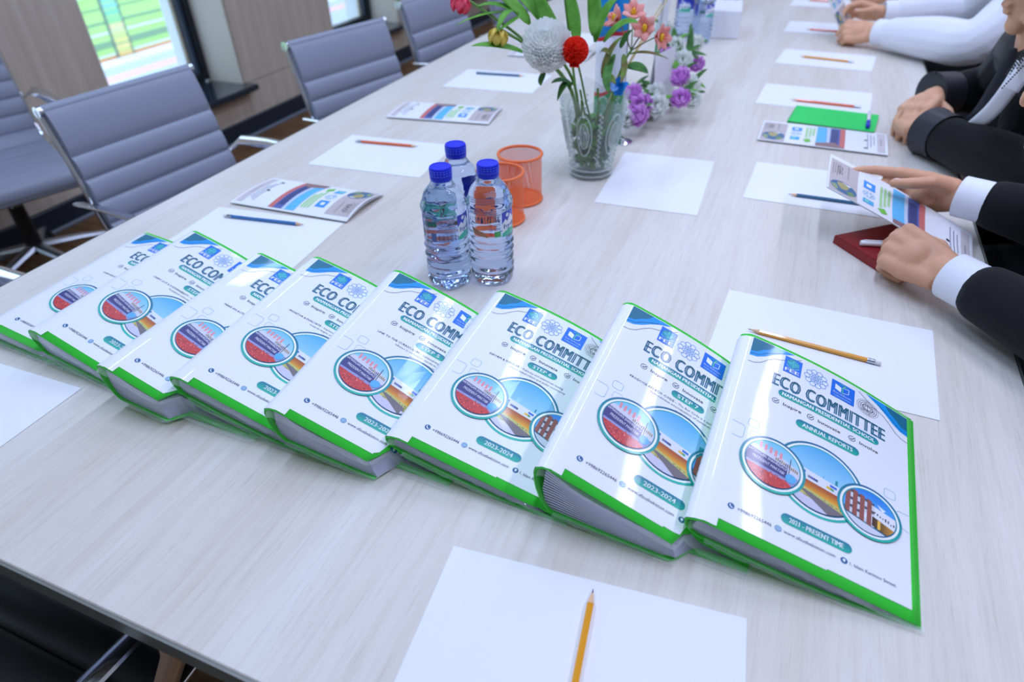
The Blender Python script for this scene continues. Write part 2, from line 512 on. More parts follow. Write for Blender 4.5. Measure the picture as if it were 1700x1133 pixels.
class Print:
    """flat print: polygons in page millimetres (u right, v down), each layer a hair above the last"""
    def __init__(s, strip=15.0, vstrip=40.0): s.P = []; s.strip = strip; s.vs = vstrip; s.clip = None; s.layer = 0
    def poly(s, pts, col, layer=None, fine=False):
        layer = s.layer if layer is None else layer
        if s.clip: pts = clip_convex(pts, s.clip)
        if len(pts) < 3: return
        if fine: s.P.append((pts, col, layer)); return
        us = [p[0] for p in pts]; vs = [p[1] for p in pts]
        i0, i1 = int(math.floor(min(us) / s.strip)), int(math.floor((max(us) - 1e-6) / s.strip))
        j0, j1 = int(math.floor(min(vs) / s.vs)), int(math.floor((max(vs) - 1e-6) / s.vs))
        for i in range(i0, i1 + 1):
            q = pts
            if i0 != i1: q = clip_half(clip_half(q, 0, i * s.strip, False), 0, (i + 1) * s.strip, True) if q else q
            if len(q) < 3: continue
            for j in range(j0, j1 + 1):
                w = q
                if j0 != j1:
                    w = clip_half(w, 1, j * s.vs, False)
                    if len(w) >= 3: w = clip_half(w, 1, (j + 1) * s.vs, True)
                if len(w) >= 3: s.P.append((w, col, layer))
    def rect(s, u0, v0, u1, v1, col, layer=None): s.poly([(u0, v0), (u1, v0), (u1, v1), (u0, v1)], col, layer)
    def circle_pts(s, u, v, r, n=40): return [(u + r * cos(2 * pi * k / n), v + r * sin(2 * pi * k / n)) for k in range(n)]
    def disc(s, u, v, r, col, layer=None, n=40): s.poly(s.circle_pts(u, v, r, n), col, layer)
    def ring(s, u, v, r0, r1, col, layer=None, n=40, a0=0, a1=2 * pi, sq=1.0):
        for k in range(n):
            a, b = a0 + (a1 - a0) * k / n, a0 + (a1 - a0) * (k + 1) / n
            s.poly([(u + r0 * cos(a), v + r0 * sin(a) * sq), (u + r1 * cos(a), v + r1 * sin(a) * sq), (u + r1 * cos(b), v + r1 * sin(b) * sq), (u + r0 * cos(b), v + r0 * sin(b) * sq)], col, layer, True)
    def line(s, pts, w, col, layer=None):
        for a, b in zip(pts[:-1], pts[1:]):
            dx, dy = b[0] - a[0], b[1] - a[1]; l = sqrt(dx * dx + dy * dy) or 1
            nx, ny = -dy / l * w / 2, dx / l * w / 2
            s.poly([(a[0] + nx, a[1] + ny), (b[0] + nx, b[1] + ny), (b[0] - nx, b[1] - ny), (a[0] - nx, a[1] - ny)], col, layer)
    def pill(s, u0, v0, u1, v1, col, layer=None):
        r = (v1 - v0) / 2; vm = (v0 + v1) / 2
        pts = [(u1 - r + r * sin(pi * k / 10), vm - r * cos(pi * k / 10)) for k in range(11)] + [(u0 + r - r * sin(pi * k / 10), vm + r * cos(pi * k / 10)) for k in range(11)]
        s.poly(pts, col, layer)
    def rsq(s, u0, v0, u1, v1, r, w, col, layer=None):
        pts = []
        for cx, cy, a in ((u1 - r, v0 + r, -pi / 2), (u1 - r, v1 - r, 0), (u0 + r, v1 - r, pi / 2), (u0 + r, v0 + r, pi)):
            pts += [(cx + r * cos(a + pi / 2 * k / 4), cy + r * sin(a + pi / 2 * k / 4)) for k in range(5)]
        s.line(pts + pts[:1], w, col, layer)
    def text(s, t, u, v, h, col, align='l', width=None, bold=0.0, layer=None, res=2, rot=0.0, space=1.0):
        """h = cap height in mm, v = baseline"""
        V, T, w = text_tris(t, 0.0, res, space)
        sc = h / 0.70; sx = sc
        if bold and rot == 0.0:
            e = bold * h * 0.95
            if width: width = width - 2 * e
            W = 0
            for k in (-1, 1):
                W = s.text(t, u + k * e + (e if align == 'l' else 0), v, h, col, align, width, 0, layer, res, rot, space)
            return W + 2 * e
        if width: sx = width / max(w, 1e-6)
        W = w * sx; off = {'l': 0, 'c': -W / 2, 'r': -W}[align]
        ca, sa = cos(rot), sin(rot)
        pts = []
        for x, y in V:
            a, b = x * sx + off, -y * sc
            pts.append((u + a * ca - b * sa, v + a * sa + b * ca))
        layer = s.layer if layer is None else layer
        for tr in T:
            tri = [pts[i] for i in tr]
            if s.clip: s.poly(tri, col, layer)
            else: s.P.append((tri, col, layer))
        return W
    def build(s, name, mat, parent, fn, step=0.00012):
        vs, fs, cs = [], [], []
        for pts, col, layer in s.P:
            o = len(vs)
            for (u, v) in pts:
                c = col(u, v) if callable(col) else col
                vs.append(tuple(fn(u, v, (layer + 1) * step))); cs.append((*lin(c), 1.0))
            fs.append(tuple(range(o + len(pts) - 1, o - 1, -1)))
        me = bpy.data.meshes.new(name); me.from_pydata(vs, [], fs)
        ca = me.color_attributes.new('Col', 'FLOAT_COLOR', 'POINT')
        flat = [x for c in cs for x in c]
        ca.data.foreach_set('color', flat)
        me.materials.append(mat); me.update()
        ob = bpy.data.objects.new(name, me); COL.objects.link(ob)
        if parent: ob.parent = parent
        return ob


def vgrad(v0, v1, c0, c1):
    def f(u, v):
        t = max(0, min(1, (v - v0) / (v1 - v0))); return tuple(lerp(a, b, t) for a, b in zip(c0, c1))
    return f
def ugrad(u0, u1, c0, c1):
    def f(u, v):
        t = max(0, min(1, (u - u0) / (u1 - u0))); return tuple(lerp(a, b, t) for a, b in zip(c0, c1))
    return f

# ------------------------------------------------------------------ the room
XL, XR, Y0, Y1 = -3.0, 3.2, -2.2, 8.2
WIN = [(-1.35, -0.49), (0.43, 1.29), (2.21, 3.07), (3.99, 4.85), (5.77, 6.63)]
SILL, WTOP = 0.285, 2.65
REC = -3.27                                     # window plane

fl = struct(MB().box(((XL + XR) / 2, (Y0 + Y1) / 2, -0.06), (XR - XL + 1.2, Y1 - Y0 + 0.6, 0.10)).build('floor', M['rubber'], smooth=False))
pw, plen = 0.20, 1.30
plank_mesh = []
for m_ in M['floor_wood']:
    o = MB().bbox((0, 0, -0.006), (plen - 0.003, pw - 0.003, 0.012), 0.0015).build('plank', m_, fl, smooth=False)
    plank_mesh.append(o.data); bpy.data.objects.remove(o)
k = 0; y = Y0 + pw / 2
while y < Y1:
    x = XL - (0.65 if int(round((y - Y0) / pw)) % 2 else 0.2)
    while x - plen / 2 < XR:
        o = bpy.data.objects.new('plank', plank_mesh[(k * 7 + int(y * 10)) % 3]); COL.objects.link(o); o.parent = fl
        cx = x; o.location = (cx, y, 0.0); k += 1
        if cx - plen / 2 < XL - 0.0:
            lo_, hi_ = XL, cx + plen / 2
            if hi_ - lo_ < 0.05: bpy.data.objects.remove(o)
            else: o.scale.x = (hi_ - lo_) / plen; o.location.x = (lo_ + hi_) / 2
        elif cx + plen / 2 > XR:
            lo_ = cx - plen / 2
            if XR - lo_ < 0.05: bpy.data.objects.remove(o)
            else: o.scale.x = (XR - lo_) / plen; o.location.x = (lo_ + XR) / 2
        x += plen
    y += pw
struct(MB().box(((XL + XR) / 2, (Y0 + Y1) / 2, CEIL + 0.05), (XR - XL + 1.2, Y1 - Y0 + 0.6, 0.1)).build('ceiling', M['ceiling'], smooth=False))

wl = MB()                                       # structural wall behind the laminate
wl.box((XL - 0.26, (Y0 + Y1) / 2, SILL / 2 - 0.02), (0.48, Y1 - Y0, SILL - 0.04))
wl.box((XL - 0.26, (Y0 + Y1) / 2, (WTOP + CEIL) / 2 + 0.03), (0.48, Y1 - Y0, CEIL - WTOP - 0.06))
edges = [Y0] + [v for w in WIN for v in w] + [Y1]
for i in range(0, len(edges), 2):
    a, b = edges[i], edges[i + 1]
    wl.box((XL - 0.26, (a + b) / 2, 1.5), (0.48, b - a - 0.03, 3.0))
wall_left = struct(wl.build('wall_left', M['extwhite'], smooth=False))
for i in range(0, len(edges), 2):
    a, b = edges[i], edges[i + 1]
    MB().bbox((XL - 0.008, (a + b) / 2, (SILL + CEIL) / 2 + 0.0), (0.02, b - a - 0.004, CEIL - SILL - 0.004), 0.002).build('panel', M['panel'], wall_left, smooth=False)
    MB().bbox((XL - 0.008, (a + b) / 2, SILL / 2 + 0.05), (0.02, b - a - 0.004, SILL - 0.104), 0.002).build('panel', M['panel'], wall_left, smooth=False)
for a, b in WIN:
    MB().bbox((XL - 0.008, (a + b) / 2, SILL / 2 + 0.04), (0.02, b - a - 0.004, SILL - 0.125), 0.002).build('panel', M['panel'], wall_left, smooth=False)
    MB().bbox((XL - 0.008, (a + b) / 2, (WTOP + CEIL) / 2), (0.02, b - a - 0.004, CEIL - WTOP - 0.004), 0.002).build('panel', M['panel'], wall_left, smooth=False)
for n_, (a, b) in enumerate(WIN):
    w = struct(empty('window_%d' % (n_ + 1), (REC, (a + b) / 2, SILL)))
    off = Vector(w.location)
    MB().bbox(((XL + REC) / 2 + 0.035, (a + b) / 2, SILL - 0.012), (XL - REC + 0.09, b - a + 0.05, 0.034), 0.006).build('sill', M['darkstone'], w, False, off)
    for s_, yy in ((1, a + 0.007), (-1, b - 0.007)):
        MB().box(((XL + REC) / 2 - 0.004, yy, (SILL + WTOP) / 2 + 0.004), (XL - REC - 0.012, 0.012, WTOP - SILL - 0.002)).build('reveal', M['cream'], w, False, off)
    MB().box(((XL + REC) / 2, (a + b) / 2, WTOP - 0.006), (XL - REC - 0.01, b - a - 0.03, 0.012)).build('reveal', M['cream'], w, False, off)
    ia, ib = a + 0.015, b - 0.015
    for yy in (ia + 0.02, ib - 0.02):
        MB().bbox((REC + 0.0, yy, (SILL + WTOP) / 2), (0.06, 0.04, WTOP - SILL - 0.03), 0.004).build('frame', M['frame'], w, False, off)
        MB().bbox((REC - 0.02, yy + (0.032 if yy < (a + b) / 2 else -0.032), (SILL + WTOP) / 2), (0.05, 0.028, WTOP - SILL - 0.09), 0.003).build('frame', M['frame_in'], w, False, off)
        MB().bbox((REC - 0.03, yy + (0.054 if yy < (a + b) / 2 else -0.054), (SILL + WTOP) / 2), (0.02, 0.016, WTOP - SILL - 0.09), 0.002).build('seal_strip', M['frame_strip'], w, False, off)
    for zz in (SILL + 0.03, WTOP - 0.035):
        MB().bbox((REC, (a + b) / 2, zz), (0.06, ib - ia - 0.08, 0.05), 0.004).build('frame', M['frame'], w, False, off)
    MB().box((REC - 0.035, (a + b) / 2, (SILL + WTOP) / 2), (0.006, ib - ia - 0.14, WTOP - SILL - 0.11)).build('pane', M['window_glass'], w, False, off)
# outer pier joints are read as slim gaps between two cladding slabs
bbl = MB().bbox((XL + 0.012, (Y0 + Y1) / 2, 0.055), (0.022, Y1 - Y0 - 0.01, 0.10), 0.003).build('baseboard_left', M['baseboard'], smooth=False); struct(bbl)
MB().bbox((XL + 0.026, (Y0 + Y1) / 2, 0.008), (0.022, Y1 - Y0 - 0.01, 0.016), 0.003).build('shoe_strip', M['base_trim'], bbl, smooth=False)
struct(MB().box((XR + 0.06, (Y0 + Y1) / 2, CEIL / 2), (0.1, Y1 - Y0, CEIL)).build('wall_right', M['wallwhite'], smooth=False))
struct(MB().box(((XL + XR) / 2, Y1 + 0.06, CEIL / 2), (XR - XL + 1.0, 0.1, CEIL)).build('wall_back', M['wallwhite'], smooth=False))
struct(MB().box(((XL + XR) / 2, Y0 - 0.06, CEIL / 2), (XR - XL + 1.0, 0.1, CEIL)).build('wall_front', M['wallwhite'], smooth=False))

# outdoors, one storey below
GZ = -3.5
def ground(name, x0, x1, mat, z=0.0):
    return struct(MB().box(((x0 + x1) / 2, 30, GZ - 0.05 + z), (x1 - x0, 120, 0.1)).build(name, mat, smooth=False))
ground('paving', -17.5, -4.2, M['pave']); ground('pink_paving', -18.1, -17.5, M['pinkpave'])
ground('paving', -18.75, -18.1, M['pave']); ground('kerb', -19.45, -18.75, M['kerb'], 0.06)
ground('running_track', -20.1, -19.45, M['track']); ground('lawn', -60, -20.1, M['lawn'])
for xx, w_, m_ in ((-20.25, 0.16, 'kerb'), (-23.2, 0.22, 'kerb'), (-27.6, 0.4, 'linegrey'), (-24.9, 0.5, 'linegrey'), (-21.6, 0.9, 'linegrey'), (-31, 0.4, 'kerb')):
    struct(MB().box((xx, 30, GZ + 0.006), (w_, 120, 0.012)).build('field_line', M[m_], smooth=False))
# rung tower on the sports ground
g0 = Vector((-19.62, 15.45, GZ))
tw = tag(empty('rung_tower', g0), 'tall coloured rung ladder tower standing on the sports ground outside the window', 'ladder')
for s_ in (-1, 1):
    MB().bbox((0, s_ * 0.29, 1.6), (0.07, 0.06, 3.2), 0.01).build('rail', pm('tower_rail', (96, 120, 110), 0.6), tw, False)
cols_ = [(238, 210, 130), (236, 218, 140), (226, 224, 130), (214, 222, 140), (232, 214, 160), (150, 220, 150), (130, 214, 170), (140, 214, 190), (130, 212, 196), (150, 220, 220), (160, 228, 236), (150, 226, 240), (164, 232, 242), (150, 220, 240), (140, 210, 240), (130, 200, 240)]
for i_, c_ in enumerate(cols_):
    MB().bbox((0.02, 0, 0.12 + i_ * 0.19), (0.03, 0.52, 0.15), 0.01).build('rung', pm('rung_paint', c_, 0.6), tw, False)

# ------------------------------------------------------------------ the conference table
TX0, TX1, TY0, TY1 = -1.217, 0.366, 0.170, 5.10
tab = tag(empty('conference_table', ((TX0 + TX1) / 2, (TY0 + TY1) / 2, 0)), 'long pale ash laminate conference table covered with papers and folders', 'table')
toff = Vector(tab.location)
MB().bbox(((TX0 + TX1) / 2, (TY0 + TY1) / 2, ZT - 0.012), (TX1 - TX0 - 0.004, TY1 - TY0 - 0.004, 0.024), 0.0015).build('table_top', M['wood'], tab, False, toff)
for c_, d_ in ((((TX0 + TX1) / 2, TY0 + 0.0, ZT - 0.014), (TX1 - TX0, 0.003, 0.026)), (((TX0 + TX1) / 2, TY1, ZT - 0.014), (TX1 - TX0, 0.003, 0.026)),
               ((TX0, (TY0 + TY1) / 2, ZT - 0.014), (0.003, TY1 - TY0, 0.026)), ((TX1, (TY0 + TY1) / 2, ZT - 0.014), (0.003, TY1 - TY0, 0.026))):
    MB().box(c_, d_).build('edge_band', M['edge'], tab, False, toff)
for c_, d_ in ((((TX0 + TX1) / 2, TY0 + 0.012, ZT - 0.0295), (TX1 - TX0 - 0.02, 0.02, 0.005)), ((TX0 + 0.012, (TY0 + TY1) / 2, ZT - 0.0295), (0.02, TY1 - TY0 - 0.02, 0.005)), ((TX1 - 0.012, (TY0 + TY1) / 2, ZT - 0.0295), (0.02, TY1 - TY0 - 0.02, 0.005))):
    MB().box(c_, d_).build('shadow_gap_strip', M['edge_line'], tab, False, toff)
MB().bbox(((TX0 + TX1) / 2, (TY0 + TY1) / 2, ZT - 0.044), (TX1 - TX0 - 0.03, TY1 - TY0 - 0.03, 0.024), 0.002).build('under_board', M['apron'], tab, False, toff)
for yy in (TY0 + 0.7, (TY0 + TY1) / 2, TY1 - 0.7):
    MB().bbox(((TX0 + TX1) / 2, yy, 0.347), (0.9, 0.06, 0.69), 0.004).build('leg_panel', M['apron'], tab, False, toff)

# ------------------------------------------------------------------ office chairs
def chair_profile(t):
    """side view (x forward, z up), t 0 at the front of the seat, 1 at the top of the back"""
    P = [(0.245, 0.405), (0.235, 0.445), (0.19, 0.458), (0.06, 0.446), (-0.08, 0.44), (-0.165, 0.452), (-0.215, 0.50), (-0.243, 0.585), (-0.27, 0.68), (-0.30, 0.78), (-0.325, 0.862)]
    x = t * (len(P) - 1); i = min(int(x), len(P) - 2); f = x - i
    p0, p1, p2, p3 = P[max(i - 1, 0)], P[i], P[i + 1], P[min(i + 2, len(P) - 1)]
    def cr(a, b, c, d): return 0.5 * ((2 * b) + (-a + c) * f + (2 * a - 5 * b + 4 * c - d) * f * f + (-a + 3 * b - 3 * c + d) * f ** 3)
    return cr(p0[0], p1[0], p2[0], p3[0]), cr(p0[1], p1[1], p2[1], p3[1])


def make_chair(hide):
    c = empty('office_chair')
    W2 = 0.220
    # arc-length table
    ts = [i / 400 for i in range(401)]; L = [0.0]; pp = [chair_profile(t) for t in ts]
    for a, b in zip(pp[:-1], pp[1:]): L.append(L[-1] + sqrt((a[0] - b[0]) ** 2 + (a[1] - b[1]) ** 2))
    tot = L[-1]
    def at_len(l):
        l = max(0, min(tot, l)); lo = 0
        while lo < 399 and L[lo + 1] < l: lo += 1
        f = (l - L[lo]) / max(1e-9, L[lo + 1] - L[lo]); return ts[lo] + (ts[lo + 1] - ts[lo]) * f
    # seams measured down from the top of the back
    seams = [0.0, 0.125] + [0.125 + 0.062 * k for k in range(1, 20)]
    seams = [s_ for s_ in seams if s_ < tot - 0.05] + [tot]
    def pad(l0, l1):
        m = MB(); n = 10
        top, bot = [], []
        for i in range(n + 1):
            l = lerp(l0, l1, i / n); t = at_len(tot - l); e = 0.002
            x, z = chair_profile(t); x2, z2 = chair_profile(min(1, t + e)); x1, z1 = chair_profile(max(0, t - e))
            tx, tz = x2 - x1, z2 - z1; d = sqrt(tx * tx + tz * tz) or 1
            nx, nz = tz / d, -tx / d            # towards the sitter (front / up)
            if nz < -0.2: nx, nz = -nx, -nz
            w = sin(pi * i / n) ** 0.45
            h = 0.004 + 0.009 * w
            top.append((x + nx * h, z + nz * h)); bot.append((x - nx * 0.006, z - nz * 0.006))
        NV = 6
        vs = []
        for row in (top, bot):
            for (x, z) in row:
                for j in range(NV + 1):
                    yy = lerp(-W2, W2, j / NV); vs.append((x, yy, z))
        W = NV + 1; N1 = (n + 1) * W; fs = []
        for i in range(n):
            for j in range(NV):
                a = i * W + j; fs.append((a, a + W, a + W + 1, a + 1)); fs.append((N1 + a, N1 + a + 1, N1 + a + W + 1, N1 + a + W))
        for i in range(n):
            for j in (0, NV):
                a = i * W + j; fs.append((a, a + W, N1 + a + W, N1 + a) if j else (a, N1 + a, N1 + a + W, a + W))
        for j in range(NV):
            a = j; fs.append((a, a + 1, N1 + a + 1, N1 + a)); a = n * W + j; fs.append((a, N1 + a, N1 + a + 1, a + 1))
        m.add(vs, fs); return m
    back, seat = MB(), MB()
    for a, b in zip(seams[:-1], seams[1:]):
        p = pad(a, b); (back if (a + b) / 2 < 0.44 else seat).add(p.v, p.f)
    back.build('backrest', hide, c); seat.build('seat', hide, c)
    x, z = chair_profile(1.0)
    MB().tube([(x - 0.006, -W2, z - 0.004), (x - 0.006, W2, z - 0.004)], 0.014, 14).build('top_roll', hide, c)
    xf, zf = chair_profile(0.0)
    MB().tube([(xf - 0.01, -W2, zf), (xf - 0.01, W2, zf)], 0.014, 14).build('front_roll', hide, c)
    for s_ in (-1, 1):
        path = []
        for i in range(41):
            t = i / 40; xx, zz = chair_profile(t); path.append((xx - (0.010 if t > 0.5 else 0), s_ * (W2 + 0.005), zz - (0.008 if t < 0.5 else 0)))
        r_ = MB().tube(path, 0.0085, 10, flat=1.0).build('side_rail', M['chrome'], c)
        MB().tube([(x - 0.006, s_ * W2, z - 0.004), (x - 0.006, s_ * (W2 + 0.012), z - 0.004)], 0.0150, 16).build('end_cap', M['chrome'], r_)
        MB().tube([(xf - 0.01, s_ * W2, zf), (xf - 0.01, s_ * (W2 + 0.012), zf)], 0.0150, 16).build('end_cap', M['chrome'], r_)
        ya = s_ * (W2 + 0.045)
        arm = [(-0.262, s_ * (W2 + 0.018), 0.615), (-0.24, ya, 0.64), (-0.12, ya, 0.648), (0.08, ya, 0.648), (0.15, ya, 0.642), (0.178, ya, 0.61), (0.165, ya, 0.56), (0.11, s_ * (W2 + 0.03), 0.475), (0.09, s_ * (W2 + 0.014), 0.45)]
        MB().tube(arm, [0.012, 0.021, 0.022, 0.022, 0.021, 0.019, 0.017, 0.014, 0.012], 10, flat=0.35, up=(0, 0, 1)).build('armrest', M['chrome'], c)
    MB().bbox((-0.02, 0, 0.405), (0.26, 0.20, 0.045), 0.008).build('tilt_mechanism', M['blackplastic'], c, False)
    MB().tube([(-0.02, 0, 0.39), (-0.02, 0, 0.25)], 0.016, 14).build('gas_lift', M['chrome'], c)
    MB().tube([(-0.02, 0, 0.30), (-0.02, 0, 0.10)], [0.026, 0.03], 14).build('column', M['blackplastic'], c)
    MB().tube([(0.05, -0.10, 0.40), (0.06, -0.20, 0.395)], 0.006, 8).build('lever', M['blackplastic'], c)
    sb = MB()
    for k_ in range(5):
        a = 2 * pi * k_ / 5 + 0.3
        sb.tube([(-0.02 + 0.02 * cos(a), 0.02 * sin(a), 0.125), (-0.02 + 0.16 * cos(a), 0.16 * sin(a), 0.105), (-0.02 + 0.29 * cos(a), 0.29 * sin(a), 0.078)], [0.026, 0.022, 0.014], 8, flat=0.6)
    st = sb.build('star_base', M['alu'], c)
    for k_ in range(5):
        a = 2 * pi * k_ / 5 + 0.3; cx, cy = -0.02 + 0.285 * cos(a), 0.285 * sin(a)
        R_ = Matrix.Rotation(a + 0.6, 3, 'Z') @ Matrix.Rotation(pi / 2, 3, 'X')
        m = MB()
        for s2 in (-1, 1):
            m.lathe([(0.012, -0.009), (0.026, -0.009), (0.028, -0.004), (0.028, 0.004), (0.026, 0.009), (0.012, 0.009)], 16, Vector((cx, cy, 0.0282)) + R_ @ Vector((0, 0, s2 * 0.012)), R_)
        m.tube([(cx, cy, 0.04), (cx, cy, 0.08)], 0.008, 8)
        m.build('caster', M['rubber'], c)
    return c


chair0 = make_chair(M['leather'])
chair_black = make_chair(M['blackleather'])
CH = [((-1.385, 1.255), -7, 'grey ribbed office chair on the left side, nearest the row of folders'),
      ((-1.21, 1.985), -13, 'grey ribbed office chair in the middle of the left row, before the broad beige column'),
      ((-1.24, 2.77), -6, 'grey ribbed office chair behind the pink bloom, third along the left row'),
      ((-1.22, 3.55), -4, 'grey ribbed office chair farthest along the left side of the table'),
      ((-2.66, 1.40), -20, 'grey ribbed office chair standing away from the table against the wall'),
      ((-1.39, 0.42), -2, 'grey ribbed office chair at lower left whose back edge just enters the frame'),
      ((-0.83, 0.055), 90, 'black ribbed office chair pushed under the near end of the table'),
      ((0.83, 1.06), 180, 'grey office chair under the person in the black suit reading a brochure'),
      ((0.82, 1.72), 180, 'grey office chair under the person in the black velvet jacket'),
      ((0.90, 2.80), 180, 'grey office chair under the person in the white blouse'),
      ((0.90, 3.60), 180, 'grey office chair under the farthest person on the right')]
for i_, ((x_, y_), rz_, lab_) in enumerate(CH):
    o = chair0 if i_ == 0 else (chair_black if lab_.startswith('black') else copy_tree(chair0))
    o.location = (x_, y_, 0); o.rotation_euler = (0, 0, radians(rz_))
    o.scale = (1, 1, 0.985); tag(o, lab_, 'chair', 'ribbed office chairs')

# ------------------------------------------------------------------ folders with printed covers
TEAL0, TEAL1 = (22, 118, 152), (16, 186, 158)
def cover_design(step, head, para, years):
    p = Print()
    # corner waves
    def wave(mir):
        f = (lambda u: 210 - u) if mir else (lambda u: u)
        k = 60 / 62
        out = [(0, 44), (8, 43), (16, 38), (24, 28), (32, 20), (42, 16), (52, 10), (62, 3), (66, 0)]
        mid = [(0, 36), (10, 34), (20, 27), (30, 17), (40, 9), (50, 4), (56, 0)]
        inn = [(0, 27), (9, 24), (16, 16), (24, 10), (30, 0)]
        p.poly([(f(0), 0)] + [(f(u), v) for u, v in mid], (0, 152, 232), 0)
        p.poly([(f(0), 0)] + [(f(u), v) for u, v in inn], (12, 112, 142), 1)
        p.line([(f(0), 32), (f(12), 29), (f(20), 21), (f(30), 14), (f(40), 8)], 0.5, (10, 60, 90), 2)
        p.line([(f(u), v + 4) for u, v in out], 0.6, (24, 52, 82), 1)
    wave(False); wave(True)
    # logos
    p.rect(45, 8, 68, 38, (0, 116, 226), 1)
    for r in (3.0, 5.2, 7.4): p.ring(56.5, 18.5, r - 0.45, r + 0.45, (96, 226, 170), 2, 22)
    p.ring(56.5, 18.5, 7.4 - 0.4, 7.4 + 0.4, (96, 226, 170), 2, 22)
    p.line([(56.5, 11), (56.5, 26)], 0.8, (96, 226, 170), 2)
    p.line([(49, 18.5), (64, 18.5)], 0.8, (96, 226, 170), 2)
    p.ring(56.5, 18.5, 9.3, 10.0, (150, 236, 200), 2, 14, 0.5, pi - 0.5)
    p.text('FEE', 56.5, 35.6, 6.0, (245, 250, 255), 'c', 19, 0.06, 3)
    blue = (40, 140, 220)
    for k in range(10):
        a = 2 * pi * k / 10; cu, cv = 88 + 12 * cos(a), 25 + 12 * sin(a)
        pts = [(cu + 4.0 * cos(b), cv + 4.0 * sin(b)) for b in [2 * pi * j / 7 + a for j in range(8)]]
        p.line(pts, 0.6, blue, 1)
        p.line([(88 + 3.5 * cos(a), 25 + 3.5 * sin(a)), (88 + 8 * cos(a), 25 + 8 * sin(a))], 0.5, blue, 1)
    for r in (3.5, 6.2): p.ring(88, 25, r - 0.3, r + 0.3, blue, 1, 20)
    pts = [(88 + (2.6 if j % 2 else 1.2) * cos(2 * pi * j / 16), 25 + (2.6 if j % 2 else 1.2) * sin(2 * pi * j / 16)) for j in range(17)]
    p.line(pts, 0.4, blue, 1)
    p.rect(108, 8, 139, 39, (0, 112, 226), 1)
    p.poly([(113, 14), (121, 17), (121, 26), (113, 23.5)], (240, 248, 255), 2)
    p.line([(123, 16), (123, 26), (131, 23), (131, 14), (123, 16)], 0.8, (230, 245, 255), 2)
    p.line([(123, 27), (123, 15), (127, 11.5)], 1.2, (70, 210, 130), 3)
    p.line([(118, 12.5), (123, 11), (129, 12)], 0.9, (70, 210, 130), 3)
    p.text('Eco-Schools', 123.5, 31.2, 2.9, (235, 245, 255), 'c', 24, 0.015, 3)
    p.text('Uzbekistan', 123.5, 36.6, 3.1, (170, 214, 250), 'c', 22, 0.0, 3)
    dk = (44, 48, 72)
    for r in (4, 7.0, 9.5, 12.0): p.ring(157, 27, r - 0.25, r + 0.25, dk, 1, 30)
    for r, n in ((14.3, 44),):
        for k in range(n):
            a = 2 * pi * k / n; p.line([(157 + (r - .6) * cos(a), 27 + (r - .6) * sin(a)), (157 + (r + .5) * cos(a), 27 + (r + .5) * sin(a))], 0.5, dk, 1)
    for q in (0.35, 0.75): p.ring(157, 27, 6.6, 7.2, dk, 1, 24, sq=q)
    p.line([(157, 20), (157, 34)], 0.5, dk, 1)
    for k in range(6):
        a = 2 * pi * k / 6; p.line([(157 + 7 * cos(a), 27 + 7 * sin(a)), (157 + 12 * cos(a + .4), 27 + 12 * sin(a + .4))], 0.4, dk, 1)
    # title and strap lines
    p.text('ECO COMMITTEE', 108, 69.5, 21.5, vgrad(46, 70, (8, 92, 112), (16, 108, 142)), 'c', 146, 0.055, 1, 2, 0.0, 1.14)
    p.pill(45, 73, 173, 84.5, vgrad(73, 85, TEAL0, TEAL1), 1)
    p.text('NAMANGAN PRESIDENTIAL SCHOOL', 109, 81.8, 5.9, (250, 255, 255), 'c', 118, 0.045, 2, 2, 0.0, 1.06)
    for u, t, w in ((44, 'Inspire', 23), (88, 'Innovate', 28), (140, 'Involve', 23)):
        p.ring(u, 96, 3.6, 4.3, (30, 70, 92), 1, 20, -0.2, 5.2)
        p.line([(u - 1.9, 95.6), (u - 0.3, 97.6), (u + 4.0, 92.6)], 1.0, (20, 60, 84), 1)
        p.text(t, u + 9.5, 98.4, 5.0, (34, 36, 48), 'l', w, 0.016, 1)
    if head is None:
        p.pill(72, 108, 150, 121, vgrad(108, 121, TEAL0, TEAL1), 1)
        p.text(step, 111, 117.8, 6.4, (250, 255, 255), 'c', 62, 0.026, 2)
    else:
        p.pill(86, 104, 130, 115.5, vgrad(104, 116, TEAL0, TEAL1), 1)
        p.text(step, 108, 112.9, 6.0, (250, 255, 255), 'c', 28, 0.026, 2)
        w = p.text(head + ' - ', 33, 124, 3.6, (40, 42, 52), 'l', None, 0.012, 1, 1)
        for k, t in enumerate(para):
            if k == 0: p.text(t, 33 + w + 2.5, 124, 3.4, (70, 74, 88), 'l', None, 0, 1, 1)
            else: p.text(t, 108, 124 + 6.2 * k, 3.4, (70, 74, 88), 'c', None, 0, 1, 1)
    # outlined squares
    ol = (120, 176, 200)
    p.rsq(19, 143, 32, 155, 3.2, 0.5, ol, 0); p.rsq(24, 160, 36, 171, 3, 0.4, ol, 0)
    p.line([(0.5, 158), (14, 158), (17, 161), (17, 176), (14, 179), (4, 179)], 0.5, ol, 0)
    p.rsq(181, 147, 194, 160, 3.2, 0.5, ol, 0); p.rsq(176, 166, 188, 178, 3, 0.4, ol, 0)
    p.line([(209.5, 172), (198, 172), (195, 175), (195, 190), (198, 193), (209.5, 197)], 0.5, ol, 0)
    # photo roundels
    def roundel(u, v, R, base):
        g = vgrad(v - R, v + R, (20, 104, 146), (20, 190, 170)); g2 = vgrad(v - R, v + R, (26, 178, 170), (22, 92, 140))
        p.disc(u, v, R, g, base, 48); p.disc(u, v, R - 3.0, (244, 248, 250), base + 1, 48); p.disc(u, v, R - 5.6, g2, base + 2, 48)
        p.clip = p.circle_pts(u, v, R - 7.0, 36)
    rnd = random.Random(3)
    # centre: sky, white block with bright windows, warm band, flower bed, road
    U, V, R = 108, 186, 52; roundel(U, V, R, 1); b = 4
